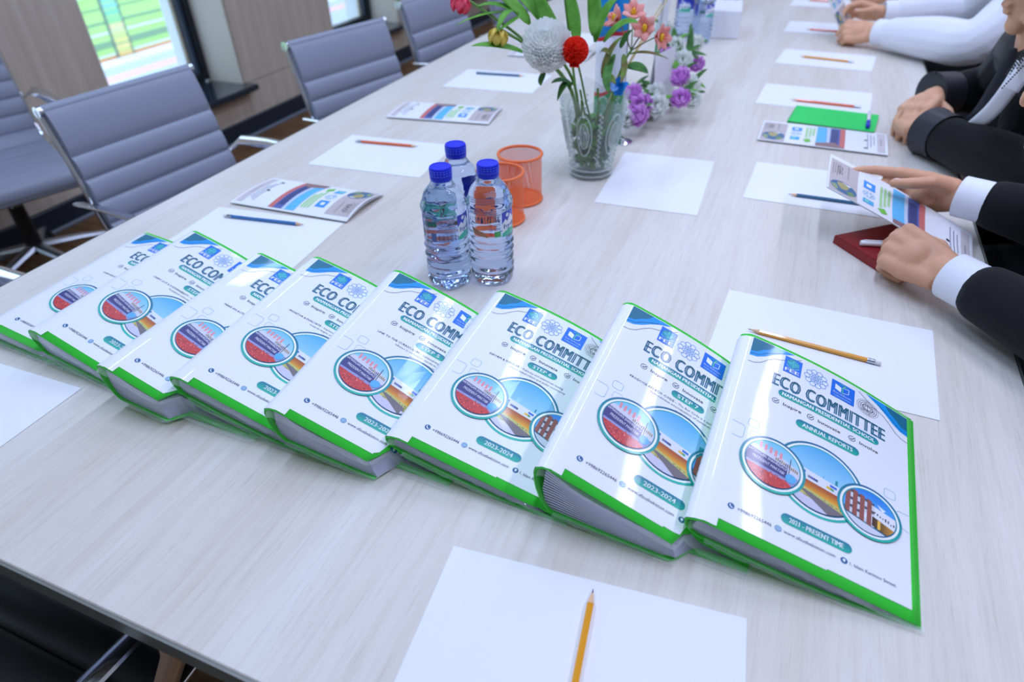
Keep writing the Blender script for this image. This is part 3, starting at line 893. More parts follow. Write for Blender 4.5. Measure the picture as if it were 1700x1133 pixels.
    p.rect(U - R, V - R, U + R, V + 10, vgrad(V - R, V, (66, 168, 226), (168, 216, 242)), b)
    p.poly([(U - R, V - 12), (U + R, V + 2), (U + R, V + 14), (U - R, V + 6)], (226, 230, 240), b + 1)
    for i in range(26):
        x = rnd.uniform(U - 44, U + 44); t = (x - U + R) / (2 * R); y = lerp(V - 9, V + 4, t) + rnd.choice((0, 4.5))
        c = rnd.choice([(70, 76, 110), (52, 110, 210), (90, 176, 110), (240, 190, 60), (110, 116, 150)])
        p.poly([(x, y), (x + 5, y + .7), (x + 5, y + 4), (x, y + 3.3)], c, b + 2)
    p.poly([(U - R, V + 4), (U + R, V + 14), (U + R, V + 34), (U - R, V + 12)], lambda u, v: tuple(lerp(a_, c_, max(0, min(1, (v - (V + 6 + (u - U) * .12)) / 16))) for a_, c_ in zip((172, 76, 40), (250, 190, 40))), b + 3)
    p.poly([(U - R, V + 12), (U + R, V + 32), (U + R, V + 44), (U - R, V + 24)], (196, 190, 110), b + 4)
    for i in range(90):
        x = rnd.uniform(U - R, U + R); y = V + 17 + (x - U + R) * 0.2 + rnd.uniform(-4, 6)
        p.poly([(x, y), (x + 2.4, y + .6), (x + 1.4, y + 2.2)], rnd.choice([(120, 150, 50), (232, 206, 70), (90, 110, 60), (150, 90, 60)]), b + 5)
    p.poly([(U - R, V + 23), (U + R, V + 44), (U + R, V + R), (U - R, V + R)], (206, 204, 226), b + 5)
    p.poly([(U - 22, V + 22), (U - 8, V + 24), (U + R, V + 40), (U + R, V + 52), (U + 14, V + 44)], (120, 110, 116), b + 6)
    p.clip = None
    # left: school sign over red flowers
    U, V, R = 55, 197, 38; roundel(U, V, R, 11); b = 14
    p.rect(U - R, V - R, U + R, V + 10, vgrad(V - R, V, (96, 190, 232), (186, 222, 240)), b)
    p.poly([(U - R, V - 18), (U + 2, V - 18), (U + R, V - 3), (U + R, V + 6), (U - R, V + 2)], (212, 214, 230), b + 1)
    for i in range(5): p.rect(U - 18 + 6 * i, V - 25 + i, U - 15 + 6 * i, V - 16 + i, (232, 150, 160), b + 2)
    for i in range(12): p.rect(U + 2 + 2.3 * i, V - 12 + i * .5 + rnd.uniform(-1, 1), U + 3.4 + 2.3 * i, V - 8 + i * .6, rnd.choice([(90, 90, 120), (150, 130, 90)]), b + 2)
    p.poly([(U - R, V + 0), (U + R, V + 6), (U + R, V + 22), (U - R, V + 12)], (150, 156, 206), b + 2)
    p.poly([(U - R, V - 14), (U + 17, V - 3.5), (U + 17, V + 11.5), (U - R, V + 6)], (62, 62, 128), b + 3)
    p.text('NAMANGAN SHAHRIDAGI', U - 7.5, V - 3.2, 4.0, (236, 238, 248), 'c', 47, 0.012, b + 4, 2, 0.19)
    p.text('PREZIDENT MAKTABI', U - 5, V + 4.8, 4.0, (236, 238, 248), 'c', 38, 0.012, b + 4, 2, 0.17)
    p.line([(U + 19, V - 18), (U + 19, V + 12)], 0.8, (50, 50, 66), b + 4)
    p.disc(U + 22, V + 9, 6.2, (90, 178, 230), b + 5, 20)
    p.poly([(U - R, V + 9), (U + 18, V + 16), (U + R, V + 28), (U + R, V + R), (U - R, V + R)], (206, 62, 62), b + 4)
    for i in range(200):
        x = rnd.uniform(U - R, U + R); y = V + 11 + rnd.uniform(0, 24) + max(0, (x - U)) * 0.2
        p.poly([(x, y), (x + 1.9, y + .3), (x + 1.0, y + 1.7)], rnd.choice([(238, 96, 92), (160, 40, 56), (250, 140, 130), (120, 60, 80)]), b + 5)
    p.clip = None
    # right: brick piers, white wall, gilded entrance
    U, V, R = 165, 197, 36; roundel(U, V, R, 11); b = 14
    p.rect(U - R, V - R, U + R, V + 6, vgrad(V - R, V, (22, 116, 220), (90, 176, 240)), b)
    p.poly([(U + 8, V - 16), (U + 18, V - 12), (U + 14, V - 8)], (230, 240, 250), b + 1)
    p.poly([(U - 10, V - 14), (U + R, V - 4), (U + R, V + 20), (U - 10, V + 10)], (232, 234, 242), b + 2)
    for i in range(4):
        x = U - 27 + 8 * i; p.poly([(x, V - 24 + 2 * i), (x + 5.2, V - 22 + 2 * i), (x + 5.2, V + 14 + 2 * i), (x, V + 12 + 2 * i)], (150, 84, 76), b + 3)
        for j in range(3): p.rect(x + 4.6, V - 16 + 11 * j + 2 * i, x + 8.4, V - 9 + 11 * j + 2 * i, (208, 212, 224), b + 2); p.rect(x + 5.4, V - 20 + 11 * j + 2 * i, x + 8, V - 16 + 11 * j + 2 * i, (88, 74, 86), b + 2)
    for i in range(9):
        x = U + 2 + i * 3; p.rect(x, V - 4 + i * .9 + rnd.uniform(-2, 2), x + 1.4, V - 1 + i * .9 + rnd.uniform(-1, 1), (56, 56, 60), b + 3)
    p.poly([(U + 3, V + 4), (U + R, V + 14), (U + R, V + 27), (U + 3, V + 17)], ugrad(U + 3, U + 30, (52, 34, 22), (238, 170, 62)), b + 3)
    p.rect(U + 9, V + 7, U + 12, V + 19, (250, 196, 80), b + 4)
    p.poly([(U - R, V + 12), (U + R, V + 27), (U + R, V + R), (U - R, V + R)], (214, 218, 232), b + 1)
    p.clip = None
    # foot of the page
    yw = 78 if head is None else 62
    p.pill(111.5 - yw / 2 * 0.97, 252, 111.5 + yw / 2 * 0.97, 265, vgrad(252, 266, TEAL0, TEAL1), 1)
    p.text(years, 111.5, 261.6, 6.2, (250, 255, 255), 'c', 58 if head is None else 38, 0.026, 2)
    icon = (26, 96, 150)
    p.disc(22, 275.5, 3.7, icon, 1, 20); p.line([(20.6, 273.6), (21.2, 276.4), (24, 277.4)], 1.1, (240, 248, 255), 2)
    p.text('+998692265446', 29, 277.6, 4.2, (84, 90, 108), 'l', 37, 0.004, 1)
    p.disc(73, 275.5, 3.7, (60, 140, 190), 1, 20); p.ring(73, 275.5, 2.2, 2.7, (220, 240, 250), 2, 16); p.line([(70.4, 275.5), (75.6, 275.5)], 0.5, (220, 240, 250), 2); p.line([(73, 273), (73, 278)], 0.5, (220, 240, 250), 2)
    p.text('www.sfsuzbekiston.com', 79, 277.6, 4.2, (84, 90, 108), 'l', 54, 0.004, 1)
    p.disc(142, 275.5, 3.7, icon, 1, 20); p.disc(142, 274.8, 1.5, (240, 248, 255), 2, 12); p.poly([(140.7, 275.4), (143.3, 275.4), (142, 278)], (240, 248, 255), 2)
    p.text('1, Islam Karimov Street.', 148, 277.6, 4.2, (84, 90, 108), 'l', 47, 0.004, 1)
    return p


SC = 0.955
# page lower-left corner (x, y), yaw, height of the left edge at foot and head of the page
BIND = [(-1.052, 0.447, -0.040, 0.034, 0.046), (-0.9254, 0.4409, -0.0694, 0.0603, 0.0757), (-0.7447, 0.4087, -0.0347, 0.0718, 0.0814),
        (-0.6399, 0.4289, -0.0038, 0.0688, 0.0822), (-0.483, 0.4209, 0.0098, 0.0742, 0.0931), (-0.3395, 0.4528, -0.0333, 0.0500, 0.0730),
        (-0.1506, 0.4449, -0.0379, 0.0812, 0.1004), (0.0058, 0.4612, -0.0359, 0.0534, 0.078)]
TXT = [('STEP 1', 'FORM AN ECO COMMITTEE', ('The driving force', 'of the programme at the', 'school.'), '2023-2024', 'left end of the row, lowest of them all'),
       ('STEP 2', 'CARRY OUT A SUSTAINABILITY', ('audit', 'biophysical environment, health and', 'safety'), '2023-2024', 'second from the left'),
       ('STEP 3', 'MAKE AN ACTION PLAN', ('Set goals that are', 'specific, attainable and measurable', 'targets.'), '2023-2024', 'third from the left'),
       ('STEP 4', 'MONITOR & EVALUATE', ('Implementation progress', 'towards targets and making changes', 'necessary.'), '2023-2024', 'fourth from the left'),
       ('STEP 5', 'LINK TO THE CURRICULUM', ('Sustainability or its', 'infusion in curriculum standards, subjects and', 'spaces and context.'), '2023-2024', 'fifth from the left'),
       ('STEP 6', 'INFORM & INVOLVE', ('Publicity and awareness raising', 'school stakeholders and wider community', 'involved.'), '2023-2024', 'sixth from the left'),
       ('STEP 7', 'PRODUCE AN ECO CODE', ('The Eco Code is a statement', 'demonstrates internalisation of sustainability in', 'institution.'), '2023-2024', 'seventh'),
       ('ANNUAL REPORTS', None, None, '2021 - PRESENT TIME', 'last')]
LAB = ['green folder, cover mostly hidden, at the left end of the fanned row', 'green folder second from the left, only ECO CO of its title showing',
       'green folder third from the left, MAKE AN AC printed on its cover', 'green folder headed MONITOR & EVALUATE, fourth from the left', 'green folder marked STEP 5, beside the water bottles',
       'green folder marked STEP 6 in the fanned row', 'green folder marked STEP 7 with glare on its cover', 'green folder marked ANNUAL REPORTS, rightmost and on top of the row']
SP = 0.020                                     # how far the spine stands left of the page
for bi, (bx, by, yaw, H0, H1) in enumerate(BIND):
    cu_ = Vector((cos(yaw), sin(yaw), 0)); cw_ = Vector((-sin(yaw), cos(yaw), 0))
    Wp = 0.21 * SC; Hp = 0.297 * SC
    nxt = BIND[bi + 1] if bi < 7 else None
    s_c = ((nxt[0] - SP - bx) / Wp) if nxt else 9
    base_l = 0.003 if bi == 0 else prev_z + 0.002   # the spine rests on the folder before
    root = tag(empty('ring_folder', (bx, by, ZT)), LAB[bi], 'folder', 'fanned row of green folders')
    roff = Vector((bx, by, ZT))
    def top_z(s, t, H0=H0, H1=H1, s_c=s_c):
        H = lerp(H0, H1, t)
        z = 0.007 + (H - 0.007) * (1 - s) + (0.007 * sin(pi * max(0, min(1, s))) * max(t, 0) ** 1.5)
        if s > s_c - 0.3: z = 0.004 + (z - 0.004) * lerp(1, 0.55, sstep(s_c + 0.01, s_c + 0.14, s))
        return z
    def cover(a, t, dz=0.0, top_z=top_z, bx=bx, by=by, cu_=cu_, cw_=cw_, H0=H0, H1=H1):
        """a = metres right of the page's left edge, t = 0 foot .. 1 head"""
        s = a / Wp
        r = 0.016
        z = top_z(max(s, 0), t)
        if s < 0:                              # shoulder towards the spine
            q = min(1, -a / SP); z = top_z(0, t) + (lerp(H0, H1, t)) * (-s) * 0.6 - 0.012 * q ** 2.2
        return Vector((bx, by, ZT)) + cu_ * (a * (0.985 if s > 0 else 1)) + cw_ * (Hp * t) + Vector((0, 0, z + dz))
    prev_z = top_z(s_c + 0.06, 0.0) if nxt else 0
    rest_ = ((bx - SP) , base_l)
    def back_z(s): return base_l * max(0, 1 - max(s, 0) / 0.75) ** 1.3 + 0.0012
    t0, t1 = -0.040, 1.022
    def tf(a, extra=0.0, inset=0.010):
        """foot of the front board: drawn back where the next folder lies on it"""
        t = t0 + extra
        if nxt is None or a / Wp < s_c: return t
        nx_, ny_, nyaw = nxt[0], nxt[1], nxt[2]
        ncu = Vector((cos(nyaw), sin(nyaw), 0)); ncw = Vector((-sin(nyaw), cos(nyaw), 0))
        foot_n = Vector((nx_, ny_, 0)) + ncw * (Hp * t0 + inset)
        P = Vector((bx, by, 0)) + cu_ * a
        d = (foot_n - P).dot(ncw) / cw_.dot(ncw) / Hp
        return lerp(t, max(t, d + extra * 0.3), sstep(s_c + 0.0, s_c + 0.035, a / Wp))
    a1 = Wp + 0.006
    # green cover: back board, spine, front board as one folded sheet
    g = MB(); NS = 26
    prof = []
    for i in range(25): prof.append(('b', lerp(a1, 0.004, i / 24)))
    for i in range(1, 8): prof.append(('s', i / 8))
    for i in range(31): prof.append(('f', lerp(-0.012, a1, i / 30)))
    def shell(kind, val, t, ins=0.0):
        if kind == 'b': return Vector((bx, by, ZT)) + cu_ * val + cw_ * (Hp * t) + Vector((0, 0, back_z(val / Wp) + ins))
        if kind == 'f': return cover(val, t, -0.0012 - ins)
        p0 = shell('b', 0.004, t, ins); p1 = cover(-0.012, t, -0.0012 - ins)
        c = (p0 + p1) / 2; h = (p1.z - p0.z) / 2; ang = -pi / 2 + pi * val
        out = (SP - ins - 0.008)
        q = lerp(p0, p1, 0.5 + 0.5 * sin(ang)); return q - cu_ * out * cos(ang)
    def gfn(i, j):
        kd, vl = prof[min(len(prof) - 1, int(round(i * (len(prof) - 1))))]
        return shell(kd, vl, lerp(tf(vl, 0, 0.004) if kd == 'f' else (tf(vl, 0, -0.003) if kd == 'b' else t0), t1, j))
    g.grid(gfn, len(prof) - 1, 10)
    gc = g.build('cover', M['green'], root, True, roff)
    md = gc.modifiers.new('thickness', 'SOLIDIFY'); md.thickness = 0.0012; md.offset = 0
    # pocket pages between the boards
    pg = MB(); NPG = 15
    for k in range(NPG):
        f = (k + 0.6) / (NPG + 0.2)
        def page(i, j, f=f):
            a = lerp(-0.010 + 0.008 * abs(f - .5), Wp - 0.004 - 0.010 * f, i); t = lerp(tf(a, 0.014, 0.004), t1 - 0.02, j)
            lo = shell('b', max(a, 0.004), t, 0.001).z; hi = cover(a, t, -0.003).z
            s = a / Wp
            sag = 1 - 0.30 * sin(pi * max(0, min(1, s)) ** 0.7) * f * (1 - max(0, s)) if s > 0 else 1
            z = lo + (hi - lo) * f * sag
            return Vector((0, 0, z)) + Vector((bx, by, 0)) + cu_ * a + cw_ * (Hp * t)
        pg.sheet(page, 14, 6, 0.0022)
    po = pg.build('pocket_pages', M['pages'], root, True, roff); po['label'] = 'stack of clear plastic pocket pages'
    # white insert, wrapped a little over the spine, cut short at the foot
    ins = MB()
    def foot(a):
        s = a / Wp
        if s < 0.06: return -0.036
        return max(-0.004 if s < 0.60 else 0.006, tf(a, 0.04))
    cols = [-0.030, -0.024, -0.018, -0.010, 0.0, 0.0599 * Wp, 0.0601 * Wp] + [Wp * k / 32 for k in range(1, 33)] + [0.5999 * Wp, 0.6001 * Wp]
    cols = sorted(set(cols)); NV = 14; vs = []; fs = []
    for a in cols:
        for j in range(NV + 1):
            t = lerp(foot(a), 1.004, j / NV)
            if a < -0.011:
                vs.append(shell('s', 1 - (-0.012 - a) / 0.018 * 0.42 if a < -0.012 else 1.0, t) + Vector((0, 0, 0.0016)) - cu_ * 0.0012)
            else: vs.append(cover(a, t, 0.0003))
    for i in range(len(cols) - 1):
        for j in range(NV): q = i * (NV + 1) + j; fs.append((q, q + NV + 1, q + NV + 2, q + 1))
    ins.add(vs, fs); io = ins.build('cover_insert', M['insert'], root, True, roff, False)
    st, hd, pa, yr, _ = TXT[bi]
    cover_design(st, hd, pa, yr).build('cover_print', M['inkgloss'], io, lambda u, v, h, c=cover, ro=roff: c(u * SC / 1000, 1 - v / 297, 0.0004 + h) - ro)
    # clear film sleeve standing proud of the foot, crinkled
    fm = MB(); rn = random.Random(bi)
    jit = [rn.uniform(-1, 1) for _ in range(60)]
    def film(i, j):
        a = lerp(-0.014, a1 + 0.004, i); t = lerp(tf(a, 0.002, 0.002), tf(a, -0.018, -0.006), j)
        q = cover(a, t, -0.002 - 0.006 * j * (1 - i)); q.z += 0.0016 * jit[int(i * 40) % 60] * j; q.z = max(q.z, ZT + 0.0015)
        return q
    fm.grid(film, 40, 3)
    def film2(i, j):
        a = lerp(-0.004, a1 + 0.003, i); t = lerp(tf(a, 0.004, 0.0), tf(a, -0.020, -0.010), j)
        q = shell('b', max(a, 0.004), t, 0.002); q.z += 0.0014 * jit[int(i * 40 + 17) % 60] * j; q.z = max(q.z, ZT + 0.001)
        return q
    fm.grid(film2, 40, 3)
    fm.build('film_sleeve', M['film'], root, True, roff, False)

# ------------------------------------------------------------------ sheets of paper (A4), laid along the table
def paper_sheet(cx, cy, w, h, rz, lab, curl=0.0):
    e = MB()
    def fn(i, j):
        x, y = lerp(-w / 2, w / 2, i), lerp(-h / 2, h / 2, j)
        z = 0.0009 + curl * (i ** 3) * (j ** 3) * 0.010
        return Vector((x, y, z))
    e.sheet(fn, 8, 8, 0.0005)
    o = e.build('paper_sheet', M['paper'], smooth=False); o.location = (cx, cy, ZT); o.rotation_euler = (0, 0, rz)
    return tag(o, lab, 'paper', 'blank sheets laid out at each place')


paper_sheet(-0.0755, 0.275, 0.297, 0.21, 0.10, 'blank white sheet at the near end under the single yellow pencil')
pB = at(1210.4, 482); qB = at(1543.7, 549.3); aB = atan2((qB - pB).y, (qB - pB).x)
cB = pB + Vector((cos(aB), sin(aB), 0)) * 0.1485 - Vector((-sin(aB), cos(aB), 0)) * 0.105
paper_sheet(cB.x, cB.y, 0.297, 0.21, aB, 'blank white sheet behind the ANNUAL REPORTS folder with a yellow pencil on it')
c = (at(1032.5, 251.4) + at(1187.3, 267.9) + at(1164.6, 359.8) + at(983.6, 338.4)) / 4; q = at(1187.3, 267.9) - at(1032.5, 251.4)
paper_sheet(c.x, c.y, 0.21, 0.297, atan2(q.y, q.x), 'blank white sheet in the middle of the table, right beside the glass vase')
paper_sheet(-0.905, 1.317, 0.297, 0.21, 0.055, 'blank white sheet with an orange pencil, left of the water bottles')
paper_sheet(-0.921, 0.850, 0.297, 0.21, 0.09, 'blank white sheet with a blue pencil, behind the left folders')
paper_sheet(-0.895, 2.00, 0.297, 0.21, 0.05, 'blank white sheet with a teal pencil behind the second brochure on the left')
paper_sheet(0.094, 1.455, 0.297, 0.21, -0.03, 'blank white sheet with a teal pencil, half under the held brochure')
paper_sheet(0.050, 2.110, 0.297, 0.21, -0.05, 'blank white sheet with a salmon pencil behind the green notebook')
paper_sheet(0.067, 2.570, 0.297, 0.21, -0.09, 'blank white sheet with a yellow pencil, in front of the hands in white cuffs')
paper_sheet(0.055, 3.07, 0.297, 0.21, -0.06, 'blank white sheet shaded by the hands in white cuffs')
paper_sheet(0.04, 3.62, 0.297, 0.21, -0.04, 'blank white sheet at the top edge of the picture')
paper_sheet(-0.984, 0.298, 0.297, 0.21, 0.02, 'blank white sheet cut by the left edge of the picture')
paper_sheet(-0.90, 2.62, 0.297, 0.21, 0.03, 'blank white sheet half hidden behind the white chrysanthemum')


# ------------------------------------------------------------------ pencils
def pencil(p0, p1, body, lab, name='pencil', eraser=True, z=None):
    """p0 = tip, p1 = end, points on the table"""
    d = (p1 - p0); L = d.length; rz = atan2(d.y, d.x)
    r = 0.0036
    root = tag(empty(name, (p0.x, p0.y, ZT + 0.0012 if z is None else z), rz), lab, 'pencil', 'pencils on the sheets')
    ax = Matrix.Rotation(pi / 2, 3, 'Y')
    zc = r * 0.9
    er = 0.018 if eraser else 0.002
    m = MB().lathe([(r, 0.017), (r, L - er)], 6, (0, 0, zc), ax); m.build('barrel', body, root, False)
    MB().lathe([(0.0009, 0.005), (r * 0.98, 0.0172)], 12, (0, 0, zc), ax).build('sharpened_wood', M['pwood'], root)
    MB().lathe([(0.0002, 0.0), (0.00095, 0.0052)], 8, (0, 0, zc), ax).build('lead', M['lead'], root)
    if eraser:
        MB().lathe([(r, L - er), (r * 1.05, L - er + 0.002), (r * 0.97, L - er + 0.005), (r * 1.05, L - er + 0.007), (r, L - er + 0.010)], 14, (0, 0, zc), ax).build('ferrule', M['alu'], root)
        MB().lathe([(r * 0.95, L - er + 0.0095), (r * 0.95, L - 0.001), (r * 0.8, L)], 14, (0, 0, zc), ax).build('eraser', M['eraser'], root)
    MB().box((L * 0.66, 0, zc + r * 0.88), (0.036, 0.0016, 0.0002)).build('stamp', M['eraser'], root, False)
    return root


zp = ZT + 0.0045
pA = at(985, 978, zp); pencil(pA, pA + (at(955, 1133, zp) - pA).normalized() * 0.185, M['pencil_y'], 'yellow pencil pointing away on the nearest sheet')
pB_ = at(1241, 546, zp); pencil(pB_, at(1463, 604, zp), M['pencil_y'], 'yellow pencil beside the top edge of the ANNUAL REPORTS folder')
pencil(at(694, 243, zp), at(590, 234, zp), M['pencil_o'], 'orange pencil on the sheet left of the water bottles')
pencil(at(505, 373, zp), at(372, 358, zp), M['pencil_b'], 'blue pencil on the sheet behind the left folders')
pencil(at(871, 126, zp), at(790, 121, zp), M['pencil_t'], 'teal pencil on the far left sheet, left of the chrysanthemum', eraser=False)
pD_ = at(1308, 322, zp); pencil(pD_, pD_ + (at(1425, 338, zp) - pD_).normalized() * 0.178, M['pencil_t'], 'teal pencil whose end runs behind the held brochure', eraser=False)
pencil(at(1312, 165, zp), at(1430, 178, zp), M['pencil_o'], 'salmon pencil just behind the green notebook')
pencil(at(1327, 93, zp), at(1418, 103, zp), M['pencil_y'], 'yellow pencil on the sheet before the hands in white cuffs')
pE_ = at(1338, 48, zp); pencil(pE_, pE_ + Vector((0.18, -0.02, 0)), M['pencil_o'], 'red-brown pencil in the shade of the hands in white cuffs')
pG_ = at(1340, 0, zp); pencil(pG_, pG_ + Vector((0.17, -0.02, 0)), M['pencil_o'], 'salmon pencil at the top edge of the picture')


# ------------------------------------------------------------------ brochures
def brochure_design():
    p = Print(12, 12); L, W = 295.0, 145.0
    grey = (196, 184, 184)
    p.rect(4, 12, 62, 141, grey, 0)
    p.disc(34, 108, 27, (66, 110, 150), 1); p.clip = p.circle_pts(34, 108, 26.5, 30)
    p.poly([(20, 90), (36, 84), (46, 96), (40, 112), (30, 116), (22, 104)], (176, 164, 110), 2); p.poly([(40, 118), (52, 108), (58, 122), (46, 134)], (110, 150, 96), 2)
    p.poly([(8, 108), (18, 104), (24, 122), (16, 130)], (150, 170, 120), 2); p.poly([(30, 84), (50, 86), (46, 92)], (232, 236, 238), 3)
    p.clip = None
    p.text('EKO', 30, 40, 12, (60, 56, 60), 'c', 26, 0.02, 1, 2, -pi / 2)
    for k in range(4): p.rect(9 + 4.6 * k, 22, 10.2 + 4.6 * k, 66 - 7 * (k % 2), (110, 100, 104), 1)
    p.line([(40 + 3 * (k % 2), 62 - 3.4 * k) for k in range(14)], 1.2, (130, 120, 124), 1)
    p.rect(74, 30, 98, 56, (52, 150, 232), 1); p.rect(80, 38, 90, 48, (236, 244, 250), 2)
    for k in range(8):
        a = 2 * pi * k / 8; p.ring(86 + 9 * cos(a), 76 + 9 * sin(a), 3.6, 4.6, (120, 186, 232), 1, 10)
    p.rect(74, 98, 96, 118, (70, 176, 226), 1); p.disc(82, 108, 5, (130, 220, 190), 2, 16)
    for k in range(3): p.rect(108 + 8 * k, 22, 113 + 8 * k, 100 - 10 * k, (170, 220, 150), 1)
    p.poly([(104, 112), (118, 100), (124, 120), (112, 130)], (120, 200, 80), 1)
    # school photo
    p.rect(134, 6, 158, 141, (96, 190, 240), 1); p.rect(156, 6, 166, 141, (200, 214, 236), 1)
    p.rect(165, 6, 188, 141, (88, 104, 170), 1); p.poly([(168, 20), (184, 20), (184, 120), (168, 132)], (60, 72, 126), 2)
    p.rect(188, 6, 200, 141, (206, 112, 106), 1); p.poly([(134, 122), (176, 112), (200, 141), (134, 141)], (150, 116, 116), 3)
    # contact lines
    for k in range(3): p.rect(250 + 7 * k, 20 + 6 * k, 251.6 + 7 * k, 126 - 14 * k, (120, 126, 150), 1)
    p.disc(246, 70, 4, (40, 40, 46), 1, 14); p.disc(246, 120, 4, (60, 60, 70), 1, 14)
    p.rect(272, 10, 289, 137, (206, 198, 200), 0); p.rect(279, 50, 281, 96, (150, 140, 146), 1)
    return p


BL_, BW_ = 0.295, 0.145
def brochure(name_lab, fn, loc, flip=False):
    """fn(i, j) -> surface point, i along the length, j across"""
    root = tag(empty('brochure', loc), name_lab, 'brochure', 'printed brochures')
    off = Vector(loc)
    MB().sheet(lambda i, j: fn(i, j), 32, 16, 0.0006).build('front_leaf', M['card'], root, True, off)
    def back(i, j):
        q = fn(i, j); return q - Vector((0, 0, 0.0012 + 0.003 * sin(pi * j)))
    MB().sheet(back, 16, 8, 0.0006).build('back_leaf', M['card'], root, True, off)
    d = brochure_design()
    pr = d.build('print', M['ink'], root, lambda u, v, h: fn((1 - u / 295) if flip else u / 295, (v / 145) if flip else 1 - v / 145) + Vector((0, 0, 0.0003 + h)) - off)
    pr['kind'] = 'stuff'
    return root


def flat_brochure(corner, ex, ey, bow, lab, flip):
    """corner = near left corner on the table"""
    def fn(i, j):
        q = corner + ex * i + ey * j
        q.z = ZT + 0.005 + bow * sin(pi * min(1, max(0, j))) * (0.4 + 0.6 * i)
        return q
    return brochure(lab, fn, (corner.x, corner.y, ZT), flip)


flat_brochure(Vector((-1.066, 0.961, 0)), Vector((0.289, 0.008, 0)), Vector((0.003, 0.138, 0)), 0.012, 'folded brochure with bulging cover beside the blue pencil on the left', True)
flat_brochure(Vector((-1.044, 1.560, 0)), Vector((0.297, 0.036, 0)), Vector((-0.018, 0.140, 0)), 0.006, 'flat brochure lying left of the glass vase', True)
flat_brochure(Vector((-0.066, 1.703, 0)), Vector((0.292, -0.012, 0)), Vector((0.002, 0.150, 0)), 0.002, 'flat brochure lying in front of the green notebook on the right', False)
flat_brochure(Vector((-0.99, 2.30, 0)), Vector((0.292, 0.01, 0)), Vector((0.0, 0.14, 0)), 0.008, 'brochure behind the long leaf beside the chrysanthemum', True)
# brochure held by the person in the black suit
hA, hB, hC, hD = Vector((0.084, 1.215, 0.852)), Vector((0.337, 1.150, 0.7605)), Vector((0.345, 1.290, 0.768)), Vector((0.084, 1.350, 0.864))
def held(i, j):
    q = lerp(lerp(hA, hB, i), lerp(hD, hC, i), j); q.z += -0.006 * sin(pi * j) + 0.004 * sin(pi * i); return q
brochure('brochure held open by the person in the black suit', held, (0.21, 1.25, ZT), False)
h2A = at(1392, 48, 0.80); h2B = at(1368, -14, 0.93)
def held2(i, j):
    a = Vector((0.100, 2.86, 0.785)); e1 = Vector((-0.10, 0.02, 0.21)); e2 = Vector((0.03, 0.14, 0.02))
    q = a + e1 * i * 1.15 + e2 * j; q.x -= 0.02 * sin(pi * i); return q
brochure('brochure held upright by the hands in white cuffs', held2, (0.10, 2.92, ZT), False)


# ------------------------------------------------------------------ water bottles
def bottle_label_design():
    p = Print(8, 60)     # u = mm around, v = mm down ; circumference ~ 195
    for o in (0, 96):
        p.rect(o, 0, o + 38, 42, (38, 60, 200), 0)
        p.poly([(o, 20), (o + 6, 12), (o + 10, 17), (o + 17, 6), (o + 24, 15), (o + 29, 10), (o + 38, 19), (o + 38, 42), (o, 42)], (236, 242, 252), 1)
        p.disc(o + 10, 6, 3.2, (226, 236, 252), 1, 14)
        p.poly([(o, 36), (o + 12, 30), (o + 26, 31), (o + 38, 24), (o + 38, 42), (o, 42)], (60, 190, 160), 2)
        p.text('hydro', o + 19, 28, 8, (48, 66, 160), 'c', 32, 0.01, 3)
    for k in range(5):
        p.ring(176, 4 + 7.4 * k, 1.4, 2.3, [(214, 60, 60), (230, 150, 50), (214, 60, 60), (60, 90, 190), (214, 60, 60)][k], 1, 12)
        for m in range(2): p.rect(180, 2 + 7.4 * k + 2.4 * m, 190, 3.0 + 7.4 * k + 2.4 * m, (96, 108, 150), 1)
    p.rect(181, 30, 190, 40, (70, 180, 90), 1)
    p.poly([(146, 24), (168, 32), (172, 40), (150, 36)], (196, 130, 94), 1)
    for k in range(7): p.rect(68, 2 + 3.4 * k, 92, 3.1 + 3.4 * k, (110, 124, 180), 1)
    for k in range(13): p.rect(68 + 1.9 * k, 29, 69 + 1.9 * k - 0.3 * (k % 3), 41, (60, 70, 130), 1)
    p.rect(57, 27, 65, 41, (90, 104, 170), 1)
    p.text('TYAN-SHAN', 54, 41, 6.0, (40, 52, 130), 'l', 39, 0.0, 1, 2, -pi / 2)
    return p


